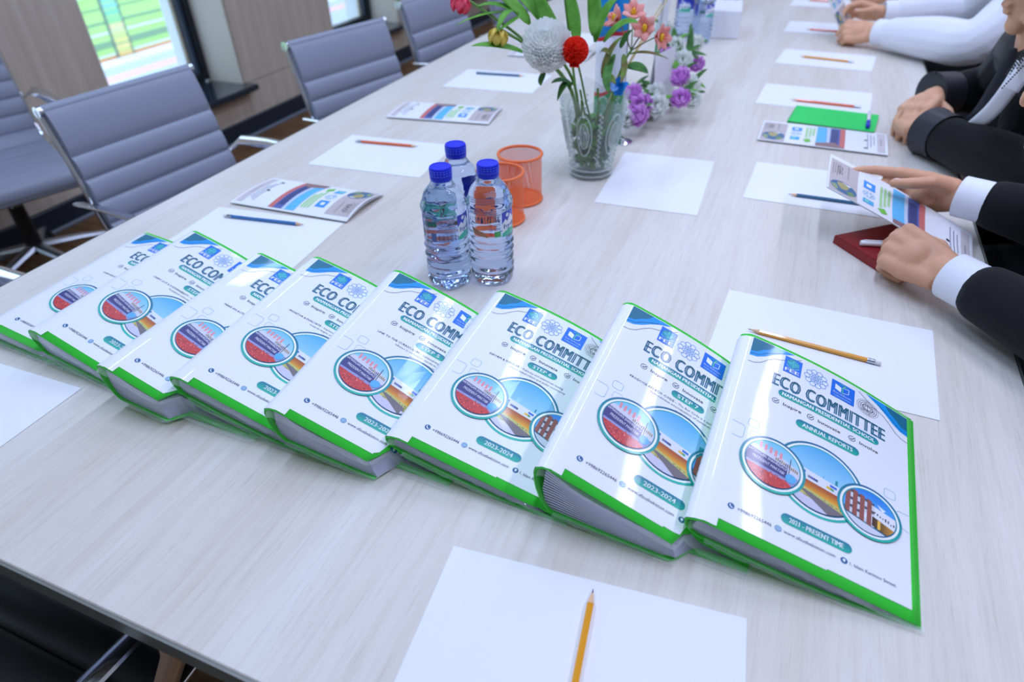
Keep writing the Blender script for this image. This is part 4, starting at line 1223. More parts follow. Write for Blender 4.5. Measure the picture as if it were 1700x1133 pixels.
def make_bottle():
    b = empty('water_bottle')
    R = 0.0315
    prof = [(0.020, 0.0030), (0.025, 0.0010), (0.0285, 0.004), (0.0305, 0.012)]
    z = 0.012
    def rad(z):
        if z < 0.083:
            return 0.0308 + 0.0012 * sin((z - 0.012) * 2 * pi / 0.0145) * (1 if z > 0.02 else 0.4)
        if z < 0.089: return 0.0312
        if z < 0.134: return 0.0300
        if z < 0.139: return 0.0318
        t = (z - 0.139) / (0.184 - 0.139)
        if t < 1: return lerp(0.0318, 0.0125, t ** 2.0 * (1.55 - 0.55 * t)) + 0.0007 * sin(t * 14)
        return 0.0122
    for i in range(1, 70): zz = lerp(0.012, 0.189, i / 69); prof.append((max(rad(zz), 0.012), zz))
    def fac(a, z):
        if z < 0.03: return 1 + 0.05 * cos(5 * a) * max(0, 1 - z / 0.03) ** 1
        if z < 0.083: return 1 + 0.016 * sin(6 * a + z * 120)
        if 0.141 < z < 0.178: return 1 + 0.012 * sin(8 * a + z * 160)
        return 1
    body = MB().lathe(prof, 48, fn=fac).build('bottle_body', M['water'], b, True, None, False)
    cap = MB().lathe([(0.0143, 0.1835), (0.0148, 0.1850), (0.0148, 0.1885), (0.0142, 0.1890), (0.0142, 0.1895), (0.0150, 0.1900), (0.0150, 0.2025), (0.0140, 0.2045), (0.0115, 0.2045), (0.0112, 0.2040)], 48, fn=lambda a, z: 1 + (0.02 * (1 if cos(44 * a) > 0 else -1) if 0.1901 < z < 0.2023 else 0))
    co = cap.build('cap', M['capblue'], b)
    mk = MB()
    for k in range(22):
        a = 2 * pi * k / 22
        for zz in (0.193, 0.197, 0.2005): mk.box((0.01522 * cos(a), 0.01522 * sin(a), zz), (0.0004, 0.0020, 0.0005), Matrix.Rotation(a, 3, 'Z'))
    mk.build('cap_marks', pm('cap_mark', (120, 150, 245), 0.4), co, False)
    d = bottle_label_design()
    r_ = 0.0306
    d.build('label', M['inkgloss'], b, lambda u, v, h: Vector(((r_ + h) * cos(u / 1000 / r_), (r_ + h) * sin(u / 1000 / r_), 0.133 - v / 1000)), 0.00010)
    return b


bt0 = make_bottle()
BT = [((742, 472), 1.16, -0.15, 'clear water bottle with blue cap, nearest of the three by the folders'), ((813, 466), 1.0, 0.35, 'clear water bottle with blue cap beside the orange mesh cup'),
      ((764, 426), 1.0, 2.4, 'clear water bottle with blue cap, rear one of the three'), ((1131, 62), 1.0, 1.0, 'water bottle behind the flower arrangement, left of its pair'),
      ((1160, 72), 1.0, 2.0, 'water bottle behind the flower arrangement, beside the white box'), ((1210, 16), 1.0, 0.3, 'far water bottle at the top edge, right of the white box')]
for i_, (px, _, rz, lab) in enumerate(BT):
    o = bt0 if i_ == 0 else copy_tree(bt0)
    q = at(*px); o.location = (q.x, q.y + (0.014 if i_ < 3 else 0.02), ZT + 0.0003)
    # label front faces the camera side
    o.rotation_euler = (0, 0, {0: radians(-208), 1: radians(-34), 2: radians(40)}.get(i_, rz))
    o.scale = (1.17, 1.17, 1.0)
    tag(o, lab, 'bottle', 'plastic water bottles')


# ------------------------------------------------------------------ orange mesh pencil cups
def make_cup():
    c = empty('pencil_cup'); R, H = 0.0445, 0.098
    m = MB(); n = 64
    m.lathe([(R, 0.004), (R, H - 0.002)], n, close=False)
    m.f = m.f[:n]                       # wall only
    o = m.build('mesh_wall', M['wire'], c)
    uvl = o.data.uv_layers.new(name='UVMap')
    for poly in o.data.polygons:
        k = poly.index % n
        for li, vi in zip(poly.loop_indices, poly.vertices):
            ku = vi % n; row = vi // n
            if ku == 0 and k == n - 1: ku = n
            uvl.data[li].uv = (ku / n * 90, row * 30)
    def torus(z, r, name):
        path = [(R * cos(2 * pi * k / 48), R * sin(2 * pi * k / 48), z) for k in range(49)]
        MB().tube(path, r, 10, caps=False).build(name, M['orange'], c)
    torus(H, 0.0030, 'rim'); torus(0.0032, 0.0028, 'foot_ring')
    d = MB().lathe([(0.001, 0.0022), (R, 0.0022), (R, 0.0034), (0.001, 0.0034)], 40); d.build('base', M['orange'], c)
    return c


cup0 = make_cup()
for i_, (px, lab) in enumerate((((846, 366), 'orange wire mesh pencil cup partly behind the bottles'), ((868, 331), 'orange wire mesh pencil cup, the rear one next to the vase'))):
    o = cup0 if i_ == 0 else copy_tree(cup0)
    q = at(*px); o.location = (q.x - 0.005, q.y, ZT + 0.0003); tag(o, lab, 'pencil cup', 'orange mesh cups')
    if i_ == 0: o.location.x -= 0.012

# ------------------------------------------------------------------ notebooks and pens
def notebook(loc, rz, w, h, th, cover, lab, name, mark=None):
    r = tag(empty(name, loc, rz), lab, 'notebook')
    MB().bbox((0, 0, th - 0.001), (w, h, 0.002), 0.0008).build('front_cover', cover, r, False)
    MB().bbox((0, 0, 0.001), (w, h, 0.002), 0.0008).build('back_cover', cover, r, False)
    MB().bbox((0.002, 0, th / 2), (w - 0.008, h - 0.007, th - 0.004), 0.0005).build('page_block', M['paper'], r, False)
    MB().bbox((-w / 2 + 0.001, 0, th / 2), (0.002, h, th), 0.0009).build('spine', cover, r, False)
    if mark:
        p = Print(50, 50); p.text(mark, 0, 0, 11, (214, 176, 166), 'c', None, 0.02, 0)
        p.build('cover_mark', M['ink'], r, lambda u, v, h_: Vector((mark_at[0] + v / 1000, mark_at[1] + u / 1000, th + 0.0003 + h_)))
    return r


gA, gB, gC, gD = at(1318, 174, .758), at(1452, 193, .758), at(1456, 220, .758), at(1316, 201, .758)
gc_ = (gA + gB + gC + gD) / 4
notebook((gc_.x, gc_.y, ZT + 0.0014), -0.10, 0.207, 0.142, 0.008, M['greenbook'], 'bright green notebook lying between the salmon pencil and a brochure', 'green_notebook')
mark_at = (-0.038, 0.012)
rA, rB = at(1384, 395, .76), at(1456, 441, .76)
ax_ = (rB - rA).normalized(); ay_ = Vector((-ax_.y, ax_.x, 0))
rc_ = rA + ax_ * 0.058 + ay_ * 0.075
nb = notebook((rc_.x, rc_.y, ZT + 0.0003), atan2(ay_.y, ay_.x), 0.15, 0.116, 0.015, M['red'], 'dark red notebook with a pale monogram under the near hand', 'red_notebook', 'EB')


def pen(p0, d, L, lab, colr, z):
    r = tag(empty('pen', (p0.x, p0.y, z), atan2(d.y, d.x)), lab, 'pen')
    ax = Matrix.Rotation(pi / 2, 3, 'Y')
    MB().lathe([(0.0012, 0.0), (0.0034, 0.012), (0.0046, 0.016), (0.0046, L * 0.7)], 14, (0, 0, 0.0046), ax).build('barrel', M['peng'], r)
    MB().lathe([(0.0051, L * 0.68), (0.0051, L - 0.002), (0.004, L)], 14, (0, 0, 0.0050), ax).build('pen_cap', colr, r)
    MB().bbox((L * 0.82, 0, 0.0106), (0.036, 0.003, 0.0016), 0.0006).build('clip', colr, r, False)
    return r


pp = at(1443, 186, ZT + 0.012); pe = at(1440, 216, ZT + 0.012)
pen(pp, (pe - pp), 0.135, 'white pen with blue cap lying across the green notebook', M['penblue'], ZT + 0.0098)
p1_ = at(1428, 404, ZT + 0.020)
pen(p1_ + Vector((0.125, 0.028, 0)), Vector((-0.125, -0.028, 0)), 0.128, 'white pen lying on the dark red notebook', M['peng'], ZT + 0.0158)


# ------------------------------------------------------------------ table flags, name card, white box
def desk_flag(base, H, lean, droop, lab, twist):
    r = tag(empty('desk_flag', base), lab, 'flag', 'small table flags')
    MB().lathe([(0.026, 0.0), (0.0265, 0.003), (0.020, 0.006), (0.006, 0.010), (0.0035, 0.016)], 24).build('base', M['chrome'], r)
    MB().tube([(0, 0, 0.012), (lean[0], lean[1], H)], 0.0022, 10).build('pole', M['chrome'], r)
    MB().ball((lean[0], lean[1], H + 0.004), 0.005, 10, 8).build('finial', M['gold'], r)
    bands = [((30, 150, 226), 0, .31, 'blue_band'), ((206, 40, 50), .31, .335, 'red_band'), ((236, 240, 248), .335, .665, 'white_band'), ((206, 40, 50), .665, .69, 'red_band'), ((28, 150, 80), .69, 1.0, 'green_band')]
    W_, Hh = 0.13, 0.49
    for c_, a, b, nm in bands:
        def fn(i, j):
            v = lerp(a, b, j)
            x = i * W_ * (1 - 0.55 * droop); drop = droop * i * 0.02
            q = Vector((0, 0, H - 0.008 - v * Hh * 0.72 - drop)) + Vector((lean[0], lean[1], 0)) * (1 - v * 0.4)
            q += Vector((cos(twist), sin(twist), 0)) * x + Vector((-sin(twist), cos(twist), 0)) * (0.012 * sin(i * 9 + v * 2))
            return q
        o = MB().grid(fn, 14, 5).build(nm, pm('flag_' + nm, c_, 0.6), r, True, None, False)
        md = o.modifiers.new('thickness', 'SOLIDIFY'); md.thickness = 0.0006
    return r


fb = at(1032, 236)
desk_flag((fb.x, fb.y, ZT), 0.375, (-0.01, 0.01), 0.85, 'small blue, white and green table flag drooping behind the vase', radians(195))
f2 = Vector((-0.40, 2.02, ZT))
desk_flag(tuple(f2), 0.40, (0.01, 0.0), 0.8, 'small blue, white and green table flag behind the flower arrangement', radians(95))

nc = at(1076, 201)
card = tag(empty('name_card', (nc.x, nc.y, ZT)), 'folded white name card standing before the purple and white flowers', 'card')
for k_, (dx, m_) in enumerate(((-1, 'card'), (1, 'card'))):
    MB().sheet(lambda i, j, dx=dx: Vector((lerp(0.016, 0.0006, j) * dx, i * 0.12, 0.0006 + j * 0.165)), 1, 4, 0.0005).build('card_leaf', M[m_], card, False)
card.rotation_euler = (0, 0, radians(-14))

bx_ = at(1183, 66)
box = tag(empty('tissue_box', (bx_.x + 0.02, bx_.y + 0.13, ZT), radians(6)), 'white box with blue curved lines standing beside the far bottles', 'box')
MB().bbox((0, 0, 0.05), (0.115, 0.22, 0.10), 0.004).build('carton', M['card'], box, False)
p_ = Print(200, 200)
for k_ in range(3): p_.line([(5 + 10 * t_, 20 + 10 * k_ + 16 * sin(t_ * 0.5 + k_)) for t_ in range(21)], 2.0, (120, 160, 226), 0)
p_.build('printed_lines', M['ink'], box, lambda u, v, h: Vector((0.0577 + h, 0.11 - u / 1000, 0.095 - v / 1000)))
p_.build('printed_lines', M['ink'], box, lambda u, v, h: Vector((-0.0577 - h, -0.11 + u / 1000, 0.095 - v / 1000)))

# ------------------------------------------------------------------ cut-glass vase and its flowers
vb = at(980, 288); VASE = Vector((vb.x, vb.y, ZT))
vase = tag(empty('glass_vase', VASE), 'cut-glass vase full of mixed flowers in the middle of the table', 'vase')
def vr(z):                                       # outer radius
    t = z / 0.19; return 0.0435 + 0.0345 * t ** 1.15 + 0.004 * max(0, 1 - z / 0.02)
def vfn(a, z):
    f = 1.0
    if 0.012 < z < 0.17: f += 0.035 * (abs(cos(6 * a)) - 0.5) * sin(pi * (z - 0.012) / 0.158)
    if z < 0.03: f += 0.02 * cos(16 * a)
    return f
prof = [(0.002, 0.0)] + [(vr(0.0) * 0.94, 0.0)] + [(vr(z_ * 0.0095), z_ * 0.0095) for z_ in range(1, 20)]
inner = [(vr(z_ * 0.0095) - 0.0045, z_ * 0.0095) for z_ in range(19, 1, -1)] + [(0.002, 0.018)]
vm = MB(); n_ = 72
vm.lathe(prof + inner, n_, fn=vfn)
# scalloped rim: lift the top rings
for i_, p_ in enumerate(vm.v):
    if p_.z > 0.150:
        a_ = atan2(p_.y, p_.x); p_.z += 0.010 * cos(6 * a_) * (p_.z - 0.150) / 0.03 + 0.0015 * cos(36 * a_) * (p_.z - 0.150) / 0.03
vm.build('vase_wall', M['vase'], vase)
M['cut'] = thin_plastic('cut_glass_relief', (226, 238, 238), 0.30, 0.03, None, 0.4)
def on_wall(a, z, d=0.0012):
    r = vr(z) * vfn(a, z) + d; return Vector((r * cos(a), r * sin(a), z))
for k_ in range(6):
    a0 = k_ * pi / 3 + pi / 6
    for sc_ in (1.0, 0.62):
        MB().tube([on_wall(a0 + 0.26 * sc_ * cos(t_ * pi / 12), 0.105 + 0.045 * sc_ * sin(t_ * pi / 12)) for t_ in range(25)], 0.0016, 6, False).build('cut_oval', M['cut'], vase)
    for c_ in (-1, 0, 1):
        bd = MB()
        for j_ in range(9): bd.ball(on_wall(a0 + c_ * 0.085, 0.085 + 0.005 * j_, 0.0006), (0.0022, 0.0022, 0.0022), 8, 6)
        o = bd.build('cut_bead_row', M['cut'], vase); o['kind'] = 'stuff'
    bd = MB()
    for j_ in range(22): bd.ball(on_wall(a0 + pi / 6 + 0.03 * (-1) ** j_, 0.036 + 0.0056 * j_, 0.0006), (0.0030, 0.0030, 0.0028), 8, 6)
    o = bd.build('cut_bead_row', M['cut'], vase); o['kind'] = 'stuff'
for z_ in (0.010, 0.022):
    MB().tube([on_wall(t_ * pi / 24, z_) for t_ in range(49)], 0.0020, 6, False).build('foot_ring', M['cut'], vase)


def bez(p0, p1, p2, n=10):
    return [(p0 * (1 - t) ** 2 + p1 * 2 * t * (1 - t) + p2 * t * t) for t in [i / n for i in range(n + 1)]]


def leaf_mesh(p0, p1, p2, w, nrm, fold=0.25, n=10):
    """leaf along a bent midrib, folded a little along it"""
    m = MB(); path = bez(p0, p1, p2, n); vs = []
    for i, p in enumerate(path):
        t = i / n
        tg = (path[min(i + 1, n)] - path[max(i - 1, 0)]).normalized()
        side = tg.cross(nrm); side = side.normalized() if side.length > 1e-6 else tg.orthogonal().normalized()
        up = side.cross(tg).normalized()
        ww = w * (sin(pi * (0.06 + 0.94 * t) ** 0.8) ** 0.75) * 0.5 if 0 < i < n else w * (0.12 if i == 0 else 0.01)
        vs += [p - side * ww + up * ww * fold, p - side * ww * 0.5 + up * ww * fold * 0.35, p, p + side * ww * 0.5 + up * ww * fold * 0.35, p + side * ww + up * ww * fold]
    fs = []
    for i in range(n):
        for k in range(4): a = i * 5 + k; fs.append((a, a + 1, a + 6, a + 5))
    m.add(vs, fs); return m


def leaf(par, off, p0, p1, p2, w, mat='leaf', nrm=None, fold=0.25):
    nrm = nrm or Vector((-0.2, -0.5, 0.85))
    o = leaf_mesh(Vector(p0), Vector(p1), Vector(p2), w, nrm, fold).build('leaf', M[mat], par, True, off, False)
    md = o.modifiers.new('thickness', 'SOLIDIFY'); md.thickness = 0.0006
    return o


MOUTH = VASE + Vector((0, 0, 0.17))
def stem_to(head, seed, r=0.0026):
    rn = random.Random(seed)
    foot_ = VASE + Vector((rn.uniform(-.022, .022), rn.uniform(-.022, .022), 0.028))
    d = Vector((head.x - MOUTH.x, head.y - MOUTH.y, 0)); d = d.normalized() * min(0.05, d.length) if d.length > 1e-6 else d
    lip = MOUTH + d * 0.9
    pts = bez(foot_, lip * 0.6 + foot_ * 0.4, lip, 6)[:-1] + bez(lip, lip + (lip - foot_) * 0.35 + Vector((0, 0, 0.02)), head, 8)
    return pts


def flower_root(name, label, head):
    return tag(empty(name, VASE + Vector((0, 0, 0.02))), label, 'flower', 'cut flowers in the glass vase'), VASE + Vector((0, 0, 0.02))


# white chrysanthemum
H_ = atd(908, 78, 1.26)
r_, off = flower_root('chrysanthemum', 'large white pompon chrysanthemum in the vase', H_)
MB().tube(stem_to(H_, 1), 0.003, 8).build('stem', M['stem'], r_, True, off)
fw = MB(); face = (CAM - H_).normalized(); face = (face + Vector((0, 0, 0.35))).normalized()
NP = 460; q_ = face.to_track_quat('Z', 'Y').to_matrix(); rp = random.Random(2)
for k in range(NP):
    y = 1 - 1.62 * (k + 0.5) / NP; th = k * 2.399963; rr = sqrt(max(0, 1 - y * y))
    d = q_ @ Vector((rr * cos(th), rr * sin(th), y)); tan = q_ @ Vector((cos(th), sin(th), 0))
    side = tan.cross(face).normalized()
    base = H_ + d * (0.029 + 0.004 * rp.random())
    go = (tan * (0.55 + 0.35 * (1 - y)) + d * 0.75).normalized()
    L_ = lerp(0.009, 0.021, min(1, rr)) * rp.uniform(0.85, 1.15)
    curl = (face * 1.0 - tan * 0.5).normalized()
    vs = []
    for i in range(6):
        t = i / 5; w_ = lerp(0.0022, 0.0042, min(1, rr + 0.2)) * (0.65 + 0.45 * sin(pi * min(1, t * 0.9))) * (1 if i < 5 else 0.5)
        c_ = base + go * (L_ * t) + curl * (L_ * 0.42 * t * t)
        nn = (curl * 0.6 - go * 0.2).normalized()
        vs += [c_ - side * w_ + nn * w_ * 0.55, c_, c_ + side * w_ + nn * w_ * 0.55]
    fw.add(vs, [(i * 3 + j, i * 3 + j + 1, i * 3 + j + 4, i * 3 + j + 3) for i in range(5) for j in range(2)])
bl = fw.build('petals', M['petalw'], r_, True, off, False); bl['kind'] = 'stuff'
MB().ball(H_, 0.030, 14, 10).build('core', pm('chrysanthemum_core', (250, 252, 240), 0.7), r_, True, off)
leaf(r_, off, H_ + Vector((-0.004, 0.0, -0.045)), H_ + Vector((-0.010, -0.01, -0.06)), atd(898, 142, 1.27), 0.014, 'leafd')
for k, (px, py) in enumerate(((925, 168), (945, 150), (915, 138))):
    leaf(r_, off, atd(950, 140, 1.33), atd((950 + px) / 2, 128, 1.31), atd(px, py, 1.31), 0.018, 'leafd')

# red carnation
H_ = atd(955, 84, 1.235)
r_, off = flower_root('carnation', 'small ruffled red carnation beside the white chrysanthemum', H_)
MB().tube(stem_to(H_ + Vector((0, 0.01, -0.02)), 2), 0.0022, 8).build('stem', M['stem'], r_, True, off)
cf = (CAM - H_).normalized(); cq = (cf + Vector((0, 0, 0.5))).normalized().to_track_quat('Z', 'Y').to_matrix(); rn = random.Random(5)
for k in range(34):
    y = 1 - 1.5 * (k + 0.5) / 34; th = k * 2.399963; rr = sqrt(max(0, 1 - y * y))
    d = cq @ Vector((rr * cos(th), rr * sin(th), y))
    e1 = d.orthogonal().normalized(); e2 = d.cross(e1); ph = rn.uniform(0, 6.28)
    def ruf(i, j):
        a = lerp(-1.0, 1.0, i); q = lerp(0.004, 0.0175, j)
        return H_ + d * (0.008 + q * cos(a * 0.9)) + (e1 * sin(a) * q + e2 * (0.0042 * sin(a * 9 + ph) * j)) + e2 * rn.uniform(-.0004, .0004)
    o = MB().grid(ruf, 14, 3).build('petal', M['petalr'], r_, True, off, False)
MB().ball(H_ + cf * 0.002, 0.0125, 12, 8).build('core', M['petalr'], r_, True, off)
for k in range(3):
    leaf(r_, off, H_ + Vector((0, 0.004, -0.010)), H_ + Vector((-0.004 + 0.004 * k, -0.004, -0.026)), atd(948 + 6 * k, 112, 1.235), 0.013, 'petalr')

# salmon alstroemeria
r_, off = flower_root('alstroemeria', 'salmon pink alstroemeria with yellow throat in the vase', H_)
heads = [(1070, 47, 1.33, (-0.1, -0.8, 0.4)), (1052, 20, 1.37, (0.2, -0.5, 0.8)), (1098, 62, 1.36, (0.9, -0.4, 0.1)), (1020, 30, 1.39, (-0.6, -0.4, 0.5))]
hub = atd(1048, 84, 1.36)
MB().tube(stem_to(hub, 3), 0.0026, 8).build('stem', M['stem'], r_, True, off)
for k, (px, py, dp, f_) in enumerate(heads):
    c_ = atd(px, py, dp); f_ = Vector(f_).normalized(); e1 = f_.orthogonal().normalized(); e2 = f_.cross(e1)
    MB().tube(bez(hub, lerp(hub, c_, 0.5) + Vector((0, 0, 0.006)), c_ - f_ * 0.014, 6), 0.0014, 6).build('flower_stalk', M['leafb'], r_, True, off)
    for m_ in range(6):
        a = 2 * pi * m_ / 6; d = e1 * cos(a) + e2 * sin(a)
        leaf(r_, off, c_ - f_ * 0.014, c_ + d * 0.010 + f_ * 0.008, c_ + d * (0.029 if m_ % 2 else 0.025) + f_ * 0.008, 0.024, 'petalp', f_ * -1, 0.3).name = 'petal'
    o = MB().ball(c_ + f_ * 0.001, (0.0055, 0.0055, 0.008), 10, 8).build('throat', M['center'], r_, True, off)
    for m_ in range(4):
        a = 2 * pi * m_ / 4; MB().tube([c_, c_ + f_ * 0.012 + (e1 * cos(a) + e2 * sin(a)) * 0.005], 0.0007, 5).build('stamen', M['petalr'], r_, True, off)
for k, (a, b, c_, w_, m_) in enumerate((((1000, 130, 1.36), (1008, 80, 1.33), (1034, 60, 1.31), .018, 'leafb'), ((1005, 140, 1.37), (1010, 120, 1.33), (1022, 140, 1.30), .020, 'leafb'), ((1020, 90, 1.35), (1000, 130, 1.33), (1012, 155, 1.30), .020, 'leafd'),
                                      ((1035, 90, 1.36), (1040, 120, 1.33), (1030, 138, 1.31), .014, 'leafb'), ((1045, 90, 1.36), (1075, 80, 1.34), (1110, 98, 1.33), .007, 'leafb'), ((1040, 110, 1.36), (1062, 108, 1.34), (1076, 122, 1.33), .022, 'leafd'),
                                      ((1002, 70, 1.35), (1035, 25, 1.32), (1060, 38, 1.30), .021, 'leaf'), ((1030, 80, 1.37), (1040, 55, 1.36), (1050, 50, 1.35), .016, 'leafd'), ((996, 88, 1.36), (1004, 76, 1.34), (1012, 92, 1.33), .012, 'leafb'))):
    leaf(r_, off, atd(*a), atd(*b), atd(*c_), w_, m_)

# tulips: yellow hanging, pink at the left edge, and their long leaves
def tulip(name, label, px, py, dp, f_, mat, ln, w, lv, sp):
    c_ = atd(px, py, dp); r_, off = flower_root(name, label, c_); f_ = Vector(f_).normalized(); e1 = f_.orthogonal().normalized(); e2 = f_.cross(e1)
    pts = stem_to(c_, sp)
    MB().tube(pts, 0.0028, 8).build('stem', M['stem'], r_, True, off)
    for m_ in range(6):
        a = 2 * pi * m_ / 6; d = e1 * cos(a) + e2 * sin(a)
        leaf(r_, off, c_, c_ + d * w * 0.9 + f_ * ln * 0.45, c_ + d * w * 0.55 + f_ * ln, w * 1.25, mat, d * -1, -0.35).name = 'petal'
    for (a, b, e, ww, m_) in lv: leaf(r_, off, atd(*a), atd(*b), atd(*e), ww, m_)
    return r_


tulip('yellow_tulip', 'pale yellow tulip hanging head down over the left of the vase', 829, 48, 1.25, (-0.15, -0.2, -1), 'petaly', 0.030, 0.020,
      [((858, 22, 1.27), (838, 8, 1.25), (824, 56, 1.24), .020, 'leaf'), ((864, 26, 1.27), (850, 36, 1.25), (826, 52, 1.24), .014, 'leaf'), ((875, 90, 1.30), (828, 72, 1.26), (783, 76, 1.24), .030, 'leaf'), ((848, 20, 1.28), (800, 18, 1.25), (757, 42, 1.23), .010, 'leaf')], 11)
tulip('pink_tulip', 'pink tulip head at the top edge, left of the vase', 768, -6, 1.24, (-0.1, -0.3, -0.6), 'petalpk', 0.030, 0.020,
      [((862, 22, 1.28), (820, -2, 1.26), (790, 12, 1.25), .016, 'leaf'), ((880, 40, 1.3), (850, 0, 1.27), (800, -30, 1.25), .026, 'leaf')], 12)
tulip('tulip', 'green-leaved tulip rising out of the picture above the vase', 930, -70, 1.28, (0, 0, 1), 'petalpk', 0.045, 0.022,
      [((930, 70, 1.31), (905, 30, 1.28), (880, -40, 1.26), .030, 'leaf'), ((925, 60, 1.31), (895, 10, 1.29), (842, -20, 1.28), .030, 'leaf'), ((958, 70, 1.33), (955, 20, 1.32), (938, -40, 1.3), .026, 'leaf'), ((985, 60, 1.33), (995, 10, 1.31), (975, -50, 1.3), .030, 'leaf'), ((988, 70, 1.34), (1000, 5, 1.33), (1040, -14, 1.31), .024, 'leaf')], 13)
# dry stalks leaning right
for k, (px, py, lab) in enumerate(((1112, -8, 'thin dry stalk leaning right in the vase, upper one'), (1098, 6, 'thin dry stalk leaning right in the vase, lower one'))):
    c_ = atd(px, py, 1.42); r_, off = flower_root('dry_stalk', lab, c_)
    foot_ = VASE + Vector((-0.01 + 0.02 * k, 0.01, 0.03))
    MB().tube([foot_, MOUTH + Vector((0.03, 0.03, 0)), c_], 0.0017, 8).build('stalk', M['bamboo'], r_, True, off)
    MB().ball(lerp(MOUTH + Vector((0.03, 0.03, 0)), c_, 0.5), 0.0028, 8, 6).build('node', M['bamboo'], r_, True, off)
# blue ribbon tied at the mouth
c_ = atd(1028, 142, 1.36)
rb = tag(empty('ribbon', c_), 'bright blue ribbon bow tucked in at the rim of the vase', 'ribbon')
for k in range(4):
    a = k * 1.6; d = Vector((cos(a) * 0.6, -0.3, sin(a))).normalized()
    MB().grid(lambda i, j: d * (0.019 * sin(pi * i)) + d.orthogonal().normalized() * (lerp(-0.006, 0.006, j) + 0.006 * sin(2 * pi * i)), 10, 2).build('loop', M['ribbon'], rb, True, None, False)
# foliage crowded inside the glass
gl = tag(empty('vase_foliage', VASE + Vector((0, 0, 0.02))), 'tangle of stripped stems and wet leaves inside the glass vase', 'foliage'); off = VASE + Vector((0, 0, 0.02)); rn = random.Random(21)
for k in range(150):
    z_ = rn.uniform(0.024, 0.115); rad = (vr(z_) - 0.013) * rn.random() ** 0.35; a = rn.uniform(0, 6.28)
    p = VASE + Vector((rad * cos(a), rad * sin(a), z_)); d = Vector((rn.uniform(-1, 1), rn.uniform(-1, 1), rn.uniform(-.2, 1))).normalized() * 0.022
    e = p + d; rr = sqrt((e.x - VASE.x) ** 2 + (e.y - VASE.y) ** 2); lim = vr(max(0, e.z - ZT)) - 0.010
    if rr > lim: e.x = VASE.x + (e.x - VASE.x) * lim / rr; e.y = VASE.y + (e.y - VASE.y) * lim / rr
    leaf(gl, off, p, (p + e) / 2 + Vector((0, 0, 0.004)), e, rn.uniform(.013, .022), rn.choice(['leafd', 'leaf', 'leaf', 'leafb']), Vector((rn.uniform(-1, 1), rn.uniform(-1, 1), 0.3)))
for k in range(7):
    a = k * 0.9; MB().tube([VASE + Vector((0.02 * cos(a), 0.02 * sin(a), 0.024)), VASE + Vector((0.03 * cos(a + .5), 0.03 * sin(a + .5), 0.10)), VASE + Vector((0.045 * cos(a + .8), 0.045 * sin(a + .8), 0.175))], 0.0024, 7).build('stem', M['stem'], gl, True, off)

# ------------------------------------------------------------------ low arrangement of violet and white peonies
ac = at(1112, 160); AC = Vector((ac.x, ac.y + 0.03, ZT))
arr = tag(empty('flower_arrangement', AC), 'low arrangement of violet and white peonies lying behind the vase', 'flowers')
def peony(c, R, mat, f_):
    m = MB(); f_ = Vector(f_).normalized(); e1 = f_.orthogonal().normalized(); e2 = f_.cross(e1)
    for ring, (n, op, rad) in enumerate(((4, 0.15, 0.45), (6, 0.35, 0.68), (8, 0.62, 0.88), (9, 0.95, 1.0))):
        for k in range(n):
            a = 2 * pi * (k + 0.5 * ring) / n; d = e1 * cos(a) + e2 * sin(a); s_ = f_.cross(d)
            def pet(i, j):
                v = lerp(0, 1, j); w = sin(pi * (0.12 + 0.76 * v)) * R * 0.52 * rad
                lat = lerp(-1, 1, i)
                ang = v * (1.9 - op * 0.9)
                q = d * (sin(min(ang, 1.9)) * R * rad) + f_ * ((1 - cos(ang)) * R * 0.75 * (1.25 - op * 0.7) - R * 0.55)
                return c + q + s_ * lat * w - d * (abs(lat) ** 2 * R * 0.16) + f_ * (0.04 * R * sin(lat * 7 + k))
            m.grid(pet, 5, 5)
    o = m.build('peony_bloom', mat, arr, True, AC, False)
    return o


BLOOM = [(1062, 172, .030, 'petalv', 1.68), (1058, 190, .026, 'petalv', 1.66), (1089, 172, .029, 'petalg', 1.68), (1086, 150, .024, 'petalg', 1.72), (1127, 124, .026, 'petalv', 1.74), (1129, 160, .025, 'petalv', 1.70), (1148, 140, .027, 'petalg', 1.76), (1150, 162, .024, 'petalg', 1.72),
         (1108, 90, .022, 'petalv', 1.80), (1118, 74, .026, 'petalg', 1.84), (1134, 96, .026, 'petalg', 1.80), (1156, 104, .022, 'petalv', 1.86), (1100, 48, .028, 'petalg', 1.9), (1152, 70, .026, 'petalg', 1.94), (1050, 150, .022, 'petalv', 1.72), (1040, 196, .024, 'petalg', 1.66), (1104, 102, .02, 'petalv', 1.78)]
rn = random.Random(4)
for (px, py, R, mt, dp) in BLOOM:
    c_ = atd(px, py, dp * 0.985)
    if c_.z < ZT + R * 0.75: c_ = at(px, py, ZT + R * 0.8)
    peony(c_, R * 1.3, M[mt], (rn.uniform(-.4, .5), -0.7, 0.7))
    MB().tube([c_, Vector((lerp(c_.x, AC.x, 0.5), lerp(c_.y, AC.y, 0.5) + 0.02, max(ZT + 0.012, c_.z - 0.03)))], 0.002, 6).build('stem', M['leafd'], arr, True, AC)
for k in range(64):
    px, py, R, mt, dp = BLOOM[k % len(BLOOM)]
    c_ = atd(px, py, dp); c_.z = max(c_.z, ZT + 0.02); c_.y += 0.015
    a = rn.uniform(0, 6.28); e = c_ + Vector((cos(a) * 0.045, sin(a) * 0.03, rn.uniform(-0.02, 0.035))); e.z = max(e.z, ZT + 0.004)
    leaf(arr, AC, c_, lerp(c_, e, 0.5) + Vector((0, 0, 0.008)), e, rn.uniform(.010, .018), rn.choice(['leafd', 'leafd', 'leaf']))
